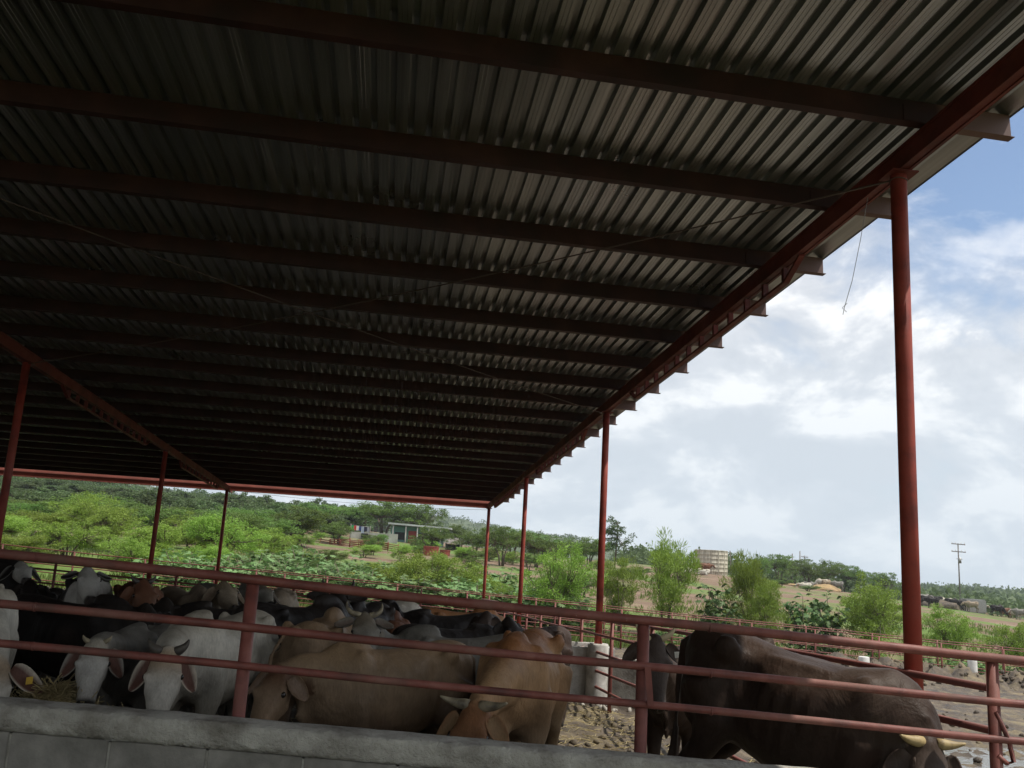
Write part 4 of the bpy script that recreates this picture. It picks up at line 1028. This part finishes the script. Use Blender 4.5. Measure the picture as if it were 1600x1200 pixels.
# distant wooded ridge
vs = []; fs = []; NA = 260; NR = 16
for j in range(NR):
    for i in range(NA):
        px = -500 + 2300 * i / (NA - 1); d = ray(px, 860); d = Vector((d.x, d.y, 0)).normalized()
        r = 420 + 28 * j
        hpxl = np.interp(px, [-500, 0, 130, 200, 420, 560, 650, 720, 800, 850, 900, 950, 1000, 1150, 1800], [108, 96, 80, 72, 52, 50, 58, 52, 40, 36, 34, 24, 2, -12, -12])
        zt = EZ + hpxl / 1377 * (420 + 28 * 10); f = math.sin(min(1, j / 10) * math.pi / 2)
        z = EZ - 9 + (zt - EZ + 9) * f
        b_ = noise.fractal(Vector((d.x * r * .09, d.y * r * .09, 1)), .8, 2, 3)
        vs.append((d.x * r, d.y * r, z + 2.2 * b_ * f))
for j in range(NR - 1):
    for i in range(NA - 1): fs.append((j * NA + i, j * NA + i + 1, (j + 1) * NA + i + 1, (j + 1) * NA + i))
me = bpy.data.meshes.new('ridge'); me.from_pydata(vs, [], fs)
M['ridge'] = noise_mat('wooded_ridge', [(.035, .055, .025), (.075, .105, .05), (.12, .14, .075)], .08, 12, .95, bump=1.0, bscale=.12, bdist=4)
me.materials.append(M['ridge']); me.polygons.foreach_set('use_smooth', [True] * len(fs))
o = bpy.data.objects.new('hills', me); C.objects.link(o); tag(o, kind='structure')
# far woods: leaf clumps on the ridge and along the right-hand skyline, one mass
fm = MB(); rn = random.Random(8)
def far_clump(c, sx, sz, n):
    for _ in range(n):
        o = rv(rn); o = Vector((o.x * sx, o.y * sx, abs(o.z) * sz)) * rn.uniform(.7, 1)
        quad_leaf(fm, c + o, rv(rn), rv(rn), sx * .33, sx * .24)
for _ in range(1500):
    i = rn.randrange(0, int(NA * .72)); j = rn.randrange(2, 13); v = vs[j * NA + i]
    far_clump(Vector(v) + Vector((rn.uniform(-5, 5), 0, -.5)), rn.uniform(2.2, 4.0), rn.uniform(2, 3.6), 34)
for _ in range(900):
    px = rn.uniform(960, 1700); r = rn.uniform(155, 330); d = ray(px, 900); d = Vector((d.x, d.y, 0)).normalized() * r
    far_clump(Vector((d.x, d.y, ground(d.x, d.y))), rn.uniform(1.6, 3.2), rn.uniform(1.6, 3.6) + (1.0 if px < 1400 else 0), 42)
for _ in range(1300):
    px = rn.uniform(1010, 1720); r = rn.uniform(300, 760); d = ray(px, 900); d = Vector((d.x, d.y, 0)).normalized() * r
    far_clump(Vector((d.x, d.y, ground(d.x, d.y) - .5)), rn.uniform(4, 8), rn.uniform(3, 5) * (.8 + r / 600), 34)
tag(fm.build('far_woods', M['leaf_far']), kind='stuff')

# ------------------------------------------------------------------ straw, clods and stones in the corral
sm_ = MB(); rn = random.Random(4)
for _ in range(5200):
    y = rn.uniform(5.0, 13.0); x = rn.gauss(1.2, 1.6) if rn.random() < .6 else rn.uniform(-5, 6)
    z = mud_z(x, y) + .012; a = rn.uniform(0, 6.28); l = rn.uniform(.04, .16)
    d = Vector((math.cos(a), math.sin(a), rn.uniform(-.1, .25))).normalized(); sm_.tube([Vector((x, y, z)), Vector((x, y, z)) + d * l], .0035, 3, caps=False)
M['straw'] = noise_mat('straw', [(.26, .20, .09), (.48, .40, .22)], 3, 4, .8)
tag(sm_.build('straw', M['straw']), kind='stuff')
cm = MB()
def clod(mb, c, r, rn):
    M0 = Matrix.Rotation(rn.uniform(0, 6), 3, rv(rn)); b0 = len(mb.v)
    mb.ell(c, r, r * rn.uniform(.6, .9), r * rn.uniform(.45, .75), M0, 7, 5)
    for i in range(b0, len(mb.v)):
        v = Vector(mb.v[i]); mb.v[i] = tuple(c + (v - c) * (1 + .35 * noise.noise(v * (3.0 / r) * .3)))
for _ in range(1500):
    if rn.random() < .45: x = rn.uniform(5, 22); y = 30.2 + .0787 * x + rn.gauss(0, 1.3)
    else: y = rn.uniform(5.5, 20); x = rn.uniform(-1, .75) * y * .7 + 1
    if y > 34: continue
    clod(cm, Vector((x, y, mud_z(x, y) + .01)), rn.uniform(.02, .07) * (1.7 if y > 20 else 1), rn)
tag(cm.build('mud_clods', M['mud']), kind='stuff')
M['stone'] = noise_mat('pale_stone', [(.24, .22, .19), (.42, .39, .34)], 6, 6, .9, bump=.3)
for k in range(34):
    a = rn.uniform(0, 6.28); rr0 = rn.uniform(.2, .9)
    x = rowR[1].x + rr0 * math.cos(a) - .2; y = rowR[1].y - abs(rr0 * math.sin(a)) * .9 - .1
    c_ = Vector((x, y, mud_z(x, y) + .02)); s1 = MB(); clod(s1, c_, rn.uniform(.03, .08), rn)
    e0 = s1.mesh('stone', c_); e0.materials.append(M['stone']); o = bpy.data.objects.new('stone', e0); C.objects.link(o); o.location = c_
    tag(o, 'pale broken stone lying at the foot of the second roof post pier', 'stone', 'broken stones round the pier of the second roof post')
# hay in the trough at the left
hm = MB()
hc = at(85, 1075, 5.15); hc.z = hc.z - .12
for _ in range(1500):
    o = Vector((rn.gauss(0, .16), rn.gauss(0, .12), 0)); z = hc.z + .16 * math.exp(-(o.x ** 2 + o.y ** 2) / .03) - .04 + rn.uniform(-.02, .02)
    d = rv(rn); d.z *= .35; d.normalize(); p = Vector((hc.x + o.x, hc.y + o.y, z)); hm.tube([p, p + d * rn.uniform(.05, .14)], .0028, 3, caps=False)
hm.ell(hc + Vector((0, 0, -.12)), .30, .22, .2)
tag(hm.build('hay_pile', M['straw']), 'small pile of dry hay in the trough at far left', 'hay')
#@@FAR
# ------------------------------------------------------------------ far buildings and objects
def gp(px, Y, dz=0.0): p = at(px, 880, Y); return Vector((p.x, Y, ground(p.x, Y) + dz))
M['turq'] = noise_mat('turquoise_wall', [(.09, .19, .175), (.14, .27, .25)], .8, 6, .9)
M['wwall'] = noise_mat('white_wall', [(.25, .24, .22), (.46, .45, .42)], .9, 6, .9)
M['roofw'] = noise_mat('pale_roof', [(.34, .36, .35), (.50, .52, .51)], .7, 5, .8)
M['door'] = noise_mat('dark_red_door', [(.22, .03, .03), (.32, .05, .05)], 2, 4, .7)
M['dark'] = noise_mat('dark_opening', [(.015, .015, .015), (.03, .03, .03)], 2, 2, .9)
M['tankred'] = noise_mat('red_tank', [(.20, .045, .03), (.33, .085, .06)], 1.2, 6, .75)
M['rust'] = noise_mat('rusty_iron', [(.12, .035, .02), (.24, .08, .05)], 2, 6, .9)
M['hayfar'] = noise_mat('feed_pile', [(.17, .115, .07), (.36, .25, .12), (.28, .20, .12)], .6, 7, .95, bump=.6, bscale=4, bdist=.2)
M['wood'] = noise_mat('grey_pole', [(.13, .115, .10), (.24, .22, .20)], 3, 5, .9)
YH = 122.0
hb = gp(648, YH, -.55); gz = hb.z
house = tag(empty('farmhouse', hb), 'low turquoise farmhouse with red door and long pale flat roof among trees', 'house')
X0 = gp(607, YH).x; X1 = gp(687, YH).x; W_ = X1 - X0
m = MB(); m.box(((X0 + X1) / 2, YH + 2.5, gz + 1.3), W_, 5, 3.0); m.build('wall', M['turq'], house)
m = MB(); m.box(((X0 + X1) / 2 + .5, YH + 2.0, gz + 2.95), W_ + 1.6, 7.2, .22, (Vector((1, 0, -.03))).normalized(), Vector((0, 1, 0))); m.build('roof', M['roofw'], house)
xd = gp(641, YH).x
m = MB(); m.box((xd, YH - .04, gz + 1.15), 1.1, .12, 2.2); d0 = m.build('door', M['door'], house)
for px in (621, 657, 675):
    m = MB(); xx = gp(px, YH).x; m.box((xx, YH - .03, gz + 1.5), 1.3, .1, 1.0); wf = m.build('window', M['dark'], house)
for px in (612, 632, 650, 668, 686):
    m = MB(); xx = gp(px, YH).x; m.tube([(xx, YH - 1.4, gz - .3), (xx, YH - 1.4, gz + 2.83)], .09, 8); m.build('porch_post', M['wwall'], house)
m = MB(); m.box((xd, YH - 1.2, gz + .05), 2.2, 1.4, .5); m.build('step', M['concrete'], house)
yw = tag(empty('yard_wall', gp(585, 116)), 'low whitewashed yard wall in front of the farmhouse', 'wall')
m = MB(); a = gp(543, 116); b_ = gp(618, 116); m.box(((a + b_) / 2) + Vector((0, 0, .35)), (b_ - a).length, .2, 1.3); wl = m.build('wall', M['wwall'], yw)
for px in (566, 592):
    m = MB(); q = gp(px, 115.85); m.box(q + Vector((0, 0, .4)), .9, .12, .8); m.build('opening', M['dark'], yw)
# clothes line
cl_ = tag(empty('clothes_line', gp(560, 112)), 'clothes line hung with red, white and dark washing left of the farmhouse', 'clothes line')
a = gp(543, 112); b_ = gp(574, 112)
for q in (a, b_):
    m = MB(); m.tube([q, q + Vector((0, 0, 2.0))], .05, 6); m.build('pole', M['wood'], cl_)
m = MB(); m.tube([a + Vector((0, 0, 1.9)), (a + b_) / 2 + Vector((0, 0, 1.8)), b_ + Vector((0, 0, 1.9))], .02, 5); m.build('line', M['steel'], cl_)
for k, colr in enumerate(((.05, .35, .12), (.55, .06, .06), (.6, .6, .6), (.04, .06, .2), (.35, .4, .5), (.02, .02, .05), (.3, .3, .35))):
    mt, t_, bb = new_mat('cloth_%d' % k); bb.inputs['Base Color'].default_value = (*colr, 1); bb.inputs['Roughness'].default_value = .9
    q = a.lerp(b_, (k + .6) / 7.4) + Vector((0, 0, 1.82)); m = MB(); hh = random.uniform(.5, .9)
    nseg = 6; m.add([q + Vector((dx_ / nseg * .36 - .18, .03 * math.sin(dx_ * 2 + k), -hh * zz)) for zz in (0, .5, 1) for dx_ in range(nseg + 1)], [(r0 * 7 + i, r0 * 7 + i + 1, (r0 + 1) * 7 + i + 1, (r0 + 1) * 7 + i) for r0 in range(2) for i in range(nseg)])
    o = m.build('garment', mt); o.modifiers.new('t', 'SOLIDIFY').thickness = .015
    tag(o, ['green', 'red', 'white', 'navy blue', 'pale blue', 'black', 'grey'][k] + ' garment hanging on the clothes line by the farmhouse', 'garment')
# red round tanks
for px, Y, r, h, lab in ((672, 100, .85, 1.0, 'round red water tank, the larger of two below the farmhouse'), (694, 102, .6, .65, 'small red tank, the right one of two below the farmhouse')):
    q = gp(px, Y); m = MB(); n = 24
    m.loft([[q + Vector((rr * math.cos(2 * math.pi * k / n), rr * math.sin(2 * math.pi * k / n), z)) for k in range(n)] for z, rr in ((-.2, r * .9), (0.02, r * .93), (h * .5, r), (h * .95, r * 1.03), (h, r * 1.07), (h + .02, r * .98), (h - .12, r * .93))])
    tag(m.build('red_tank', M['tankred']), lab, 'tank')
# rusty racks
rk = tag(empty('scrap_rack', gp(562, 96)), 'heap of rusty red cattle panels lying below the yard wall', 'scrap metal')
for k in range(7):
    m = MB(); x = -4.4 + k * 1.05; q = gp(562, 96) + Vector((x, random.uniform(-.6, .6), .1)); dd = Vector((1, random.uniform(-.3, .3), random.uniform(-.08, .12))).normalized()
    for zz in (0, .25, .5, .72): m.tube([q + Vector((0, 0, zz * .9)), q + dd * 2.2 + Vector((0, 0, zz * .8))], .045, 6)
    for xx in (0, 1.0, 2.1): m.tube([q + dd * xx + Vector((0, 0, -.15)), q + dd * xx + Vector((0, 0, .75))], .05, 6)
    m.build('panel', M['rust'], rk)
# thatched hut
HS = .55
hu = tag(empty('hut', gp(706, 118)), 'small dark open hut with a grey pitched roof right of the farmhouse', 'hut')
q = gp(706, 118)
m = MB(); m.add([q + Vector(v) * HS for v in ((-2.2, -1.5, 1.6), (2.2, -1.5, 1.6), (2.2, 1.5, 1.6), (-2.2, 1.5, 1.6), (-1.2, 0, 2.9), (1.2, 0, 2.9))], [(0, 1, 5, 4), (1, 2, 5), (2, 3, 4, 5), (3, 0, 4), (0, 3, 2, 1)]); m.build('roof', M['wood'], hu)
for sx in (-1, 1):
    for sy in (-1, 1): m = MB(); m.tube([q + Vector((1.7 * sx, 1.1 * sy, -.3)) * HS, q + Vector((1.7 * sx, 1.1 * sy, 1.6)) * HS], .07, 6); m.build('pole', M['wood'], hu)
m = MB(); m.box(q + Vector((0, .9, .7)) * HS, 3.3 * HS, .1, 1.6 * HS); m.build('back_wall', M['dark'], hu)
# pale low roofs far right of the third post
for px, Y, w, lab in ((866, 175, 6, 'pale low shed roof glimpsed among trees beyond the third roof post'),):
    q = gp(px, Y); r0 = tag(empty('far_shed', q), lab, 'shed'); m = MB(); m.box(q + Vector((0, 0, 2.2)), w, 4, .25, Vector((1, 0, .03)).normalized(), Vector((0, 1, 0))); m.build('roof', M['roofw'], r0)
    m = MB(); m.box(q + Vector((0, .3, 1)), w - .6, 3.2, 2.1); m.build('wall', M['dark'], r0)
# concrete tank with ladder
TY = 138.0; q = at(1111, 893, TY); q.z = ground(q.x, q.y) - .2
tk_ = tag(empty('storage_tank', q), 'round weathered concrete storage tank on the skyline', 'tank')
m_, t_, bb = new_mat('ringed_concrete'); M['ring'] = m_
tc = N(t_, 'ShaderNodeTexCoord'); mp = N(t_, 'ShaderNodeMapping', ins={'Scale': (1.6, 1.6, .22)}); L(t_, tc, 'Object', mp, 0)
nn_ = N(t_, 'ShaderNodeTexNoise', ins={'Scale': 3.0, 'Detail': 9.0, 'Roughness': .7}); L(t_, mp, 0, nn_, 'Vector')
rr = N(t_, 'ShaderNodeValToRGB'); L(t_, nn_, 'Fac', rr, 0); rr.color_ramp.elements[0].position = .35; rr.color_ramp.elements[0].color = (.24, .21, .16, 1); rr.color_ramp.elements[1].position = .62; rr.color_ramp.elements[1].color = (.60, .56, .46, 1)
L(t_, rr, 'Color', bb, 'Base Color'); bb.inputs['Roughness'].default_value = .95
Rk = 2.5; HT = 3.75; m = MB(); n = 40; rings = []
z = -.4
prf = [(-.4, Rk)]
for k in range(6):
    z0 = k * HT / 6; prf += [(z0 + .02, Rk), (z0 + HT / 6 - .10, Rk), (z0 + HT / 6 - .08, Rk + .02), (z0 + HT / 6 - .005, Rk + .02)]
prf += [(HT, Rk), (HT, Rk - .18), (HT - .4, Rk - .18)]
m.loft([[q + Vector((rr_ * math.cos(2 * math.pi * k / n), rr_ * math.sin(2 * math.pi * k / n), z)) for k in range(n)] for z, rr_ in prf]); m.build('drum', M['ring'], tk_)
m = MB()
for k in range(14):
    a = 2 * math.pi * k / 14; c_ = q + Vector(((Rk + .02) * math.cos(a), (Rk + .02) * math.sin(a), HT / 2)); m.box(c_, .06, .09, HT - .1, Vector((math.cos(a), math.sin(a), 0)), Vector((-math.sin(a), math.cos(a), 0)))
m.build('rib', M['ring'], tk_)
m = MB(); lx = q + Vector((Rk + .35, -.3, 0))
m.tube([lx + Vector((.25, 0, -.3)), lx + Vector((0, 0, HT + .1))], .045, 5); m.tube([lx + Vector((.25, .4, -.3)), lx + Vector((0, .4, HT + .1))], .045, 5)
for k in range(10): f = (k + .5) / 10; m.tube([lx + Vector((.25 * (1 - f), 0, f * HT)), lx + Vector((.25 * (1 - f), .4, f * HT))], .03, 4)
m.build('ladder', M['wood'], tk_)
# utility pole and the slim poles
def upole(px, top, Y, lab, arms, r=.11, trans=False):
    q = gp(px, Y); tp_ = at(px, top, Y); Hh = tp_.z - q.z
    rt = tag(empty('utility_pole', q), lab, 'pole'); m = MB(); m.tube([q + Vector((0, 0, -.3)), q + Vector((0, 0, Hh))], [r * 1.25, r * .8], 10); m.build('pole', M['wood'], rt)
    for dz, w in arms:
        m = MB(); m.box(q + Vector((0, -.12, Hh - dz)), w, .12, .14, Vector((1, 0, -.03)).normalized(), Vector((0, 1, 0)))
        ca_ = m.build('crossarm', M['wood'], rt)
        for sx in (-.46, -.2, .2, .46):
            m = MB(); m.tube([q + Vector((sx * w, -.12, Hh - dz + .05)), q + Vector((sx * w, -.12, Hh - dz + .32))], [.05, .035], 6); m.build('insulator', M['white_post'], ca_)
    if trans:
        m = MB(); c_ = q + Vector((0, -.35, Hh - 3.3)); m.tube([c_, c_ + Vector((0, 0, .9))], .26, 12); m.build('transformer', M['steel'], rt)
        m = MB(); m.tube([q + Vector((-.5, -.3, Hh - 2.6)), q + Vector((.5, -.3, Hh - 2.6))], .05, 6); m.build('bracket', M['wood'], rt)
upole(1498, 849, 150, 'wooden utility pole with two crossarms and a transformer, right of the nearest roof post', ((.15, 2.3), (1.4, 2.4)), trans=True)
upole(1238, 865, 170, 'slim bare pole on the skyline, leftmost of the three right of the tank', ())
upole(1250, 861, 172, 'tallest slim pole on the skyline, middle of the three right of the tank', ())
upole(1257, 868, 180, 'slim pole with one short crossarm, rightmost of the three right of the tank', ((.3, 1.4),), r=.08)
# feed pile and the grey bin
def heap(px, Y, rx, ry, rz, mat, name, lab, cat):
    q = gp(px, Y); m = MB(); m.ell(q, rx, ry, rz, None, 26, 14)
    for i in range(len(m.v)):
        v = Vector(m.v[i]); m.v[i] = tuple(q + (v - q) * (1 + .35 * noise.noise(v * .9)))
    tag(m.build(name, M[mat]), lab, cat)
heap(1288, 136, 2.5, 1.6, .75, 'hayfar', 'feed_pile', 'orange yellow pile of feed with cattle around it on the bare slope', 'feed pile')
heap(1230, 139, 3.2, 1.2, .22, 'hayfar', 'feed_pile', 'thin spread of yellowish feed left of the big orange pile', 'feed pile')
heap(1468, 128, 3.2, 2.0, 1.1, 'mud', 'earth_pile', 'grey brown heap of earth among the far cattle right of the nearest post', 'earth heap')
q = gp(1517, 136); m = MB(); m.box(q + Vector((0, 0, 1.0)), 3.2, 2.0, 2.0); tag(m.build('feed_bin', M['steel'], bevel=.15), 'grey metal feed bin standing behind the far cattle', 'bin')
# far cattle: coarse copies of a few animals
FC = {}
for cn, kw in {'black': {}, 'white': {}, 'dun': {}, 'redbrown': {}, 'pale': {}}.items():
    FC[cn, 0] = cow_mesh('cow_body', cn, head=(.92, 0, 1.05), hdir=(.7, 0, -.7), voxel=.04, horns=('none',))
    FC[cn, 1] = cow_mesh('cow_body', cn, head=(1.0, 0, .45), hdir=(.5, 0, -.85), voxel=.04, horns=('none',))
    FC[cn, 2] = cow_mesh('cow_body', cn, head=(.92, 0, 1.1), hdir=(.8, 0, -.5), voxel=.04, horns=('none',), lying=True)
GF = 'cattle far off on the bare field'
spots = [(1447, 124, 0, 'black', 1, 'black cow at the earth heap, leftmost of the standing far herd'), (1455, 120, 175, 'black', 0, 'second black cow crossing in front of the earth heap'), (1460, 131, 150, 'black', 1, 'black cow on top of the earth heap'),
    (1444, 130, 10, 'pale', 0, 'greyish cow just past the nearest roof post in the far herd'), (1476, 133, 170, 'white', 1, 'white cow feeding behind the earth heap'), (1486, 127, -10, 'black', 1, 'black cow with lowered head right of the earth heap'),
    (1492, 133, -120, 'white', 0, 'white cow facing the camera behind the black cow with lowered head'), (1502, 128, 200, 'black', 0, 'dark cow partly hidden by the cream cow'), (1516, 123, 180, 'dun', 0, 'cream coloured cow standing side on, nearest of the far herd'),
    (1506, 134, 20, 'white', 0, 'white cow directly behind the cream cow'), (1530, 137, 0, 'white', 0, 'white cow right of the grey feed bin'), (1556, 122, 0, 'black', 1, 'black cow walking right with its head low, right of the cream cow'),
    (1567, 130, 185, 'redbrown', 0, 'red brown cow in the far herd at right'), (1583, 132, -80, 'white', 0, 'white cow facing the camera right of the red brown cow'), (1590, 124, 170, 'pale', 0, 'pale grey cow in front of the white ones at far right'), (1597, 133, 10, 'white', 0, 'white cow at the right edge of the far herd'),
    (1073, 122, 10, 'white', 2, 'white cow lying on the slope below the left side of the tank'), (1098, 120, 170, 'white', 2, 'white cow lying in front of the tank, right of the other lying one'),
    (1094, 132, 180, 'redbrown', 0, 'red brown cow standing at the left foot of the tank'), (1103, 131, 10, 'redbrown', 0, 'red brown cow in front of the tank wall'), (1060, 135, 170, 'dun', 0, 'tan cow half behind the feathery tree left of the tank'),
    (1258, 134, 185, 'white', 2, 'white cow lying at the left end of the orange feed pile'), (1264, 138, 0, 'pale', 2, 'pale cow lying behind the orange feed pile'), (1284, 139, 170, 'white', 1, 'white cow eating from the top of the orange feed pile'), (1292, 138, 20, 'dun', 1, 'tan cow eating at the back of the orange feed pile'), (1308, 138, 180, 'pale', 0, 'pale cow at the right end of the orange feed pile'), (1226, 139, 0, 'black', 2, 'dark cow lying beside the thin spread of feed')]
for px, Y, dg, cn, ps, lab in spots:
    p = at(px, 900, Y); r = cow_inst(FC[cn, ps], 0, 0, R(dg), 1.25, lab, GF, xy=(p.x, p.y), dz=-.62 if ps == 2 else 0, gf=ground)

# ------------------------------------------------------------------ air
hzm = bpy.data.materials.new('haze'); hzm.use_nodes = True; t = hzm.node_tree; t.nodes.clear()
ho = N(t, 'ShaderNodeOutputMaterial'); pv = N(t, 'ShaderNodeVolumePrincipled', ins={'Color': (0.80, 0.88, 1.0, 1), 'Density': 0.00028, 'Anisotropy': 0.2}); L(t, pv, 0, ho, 'Volume')
m = MB(); m.box((0, 500, 40), 2600, 1400, 140); hz_o = m.build('haze', hzm); tag(hz_o, kind='stuff')

# ------------------------------------------------------------------ labels that single out each tree of the small groups
ORD = ['leftmost', 'second', 'third', 'fourth', 'fifth', 'sixth', 'seventh', 'eighth', 'ninth', 'tenth', 'eleventh', 'twelfth', 'thirteenth', 'fourteenth']
bpy.context.view_layer.update()
for grp, what in ((GL, 'bright mesquite trees behind the far left fence'), (G2, 'round crowned trees behind the farmhouse'), (G3, 'small trees on the slope right of the farmhouse'), (G4, 'skyline trees between tank and nearest post')):
    mem = sorted((o for o in bpy.data.objects if o.get('group') == grp and not o.parent), key=lambda o: o.location.x / o.location.y)
    for i, o in enumerate(mem): o['label'] = (ORD[i] + (' from the left' if i else '') + ' of the ' + what)
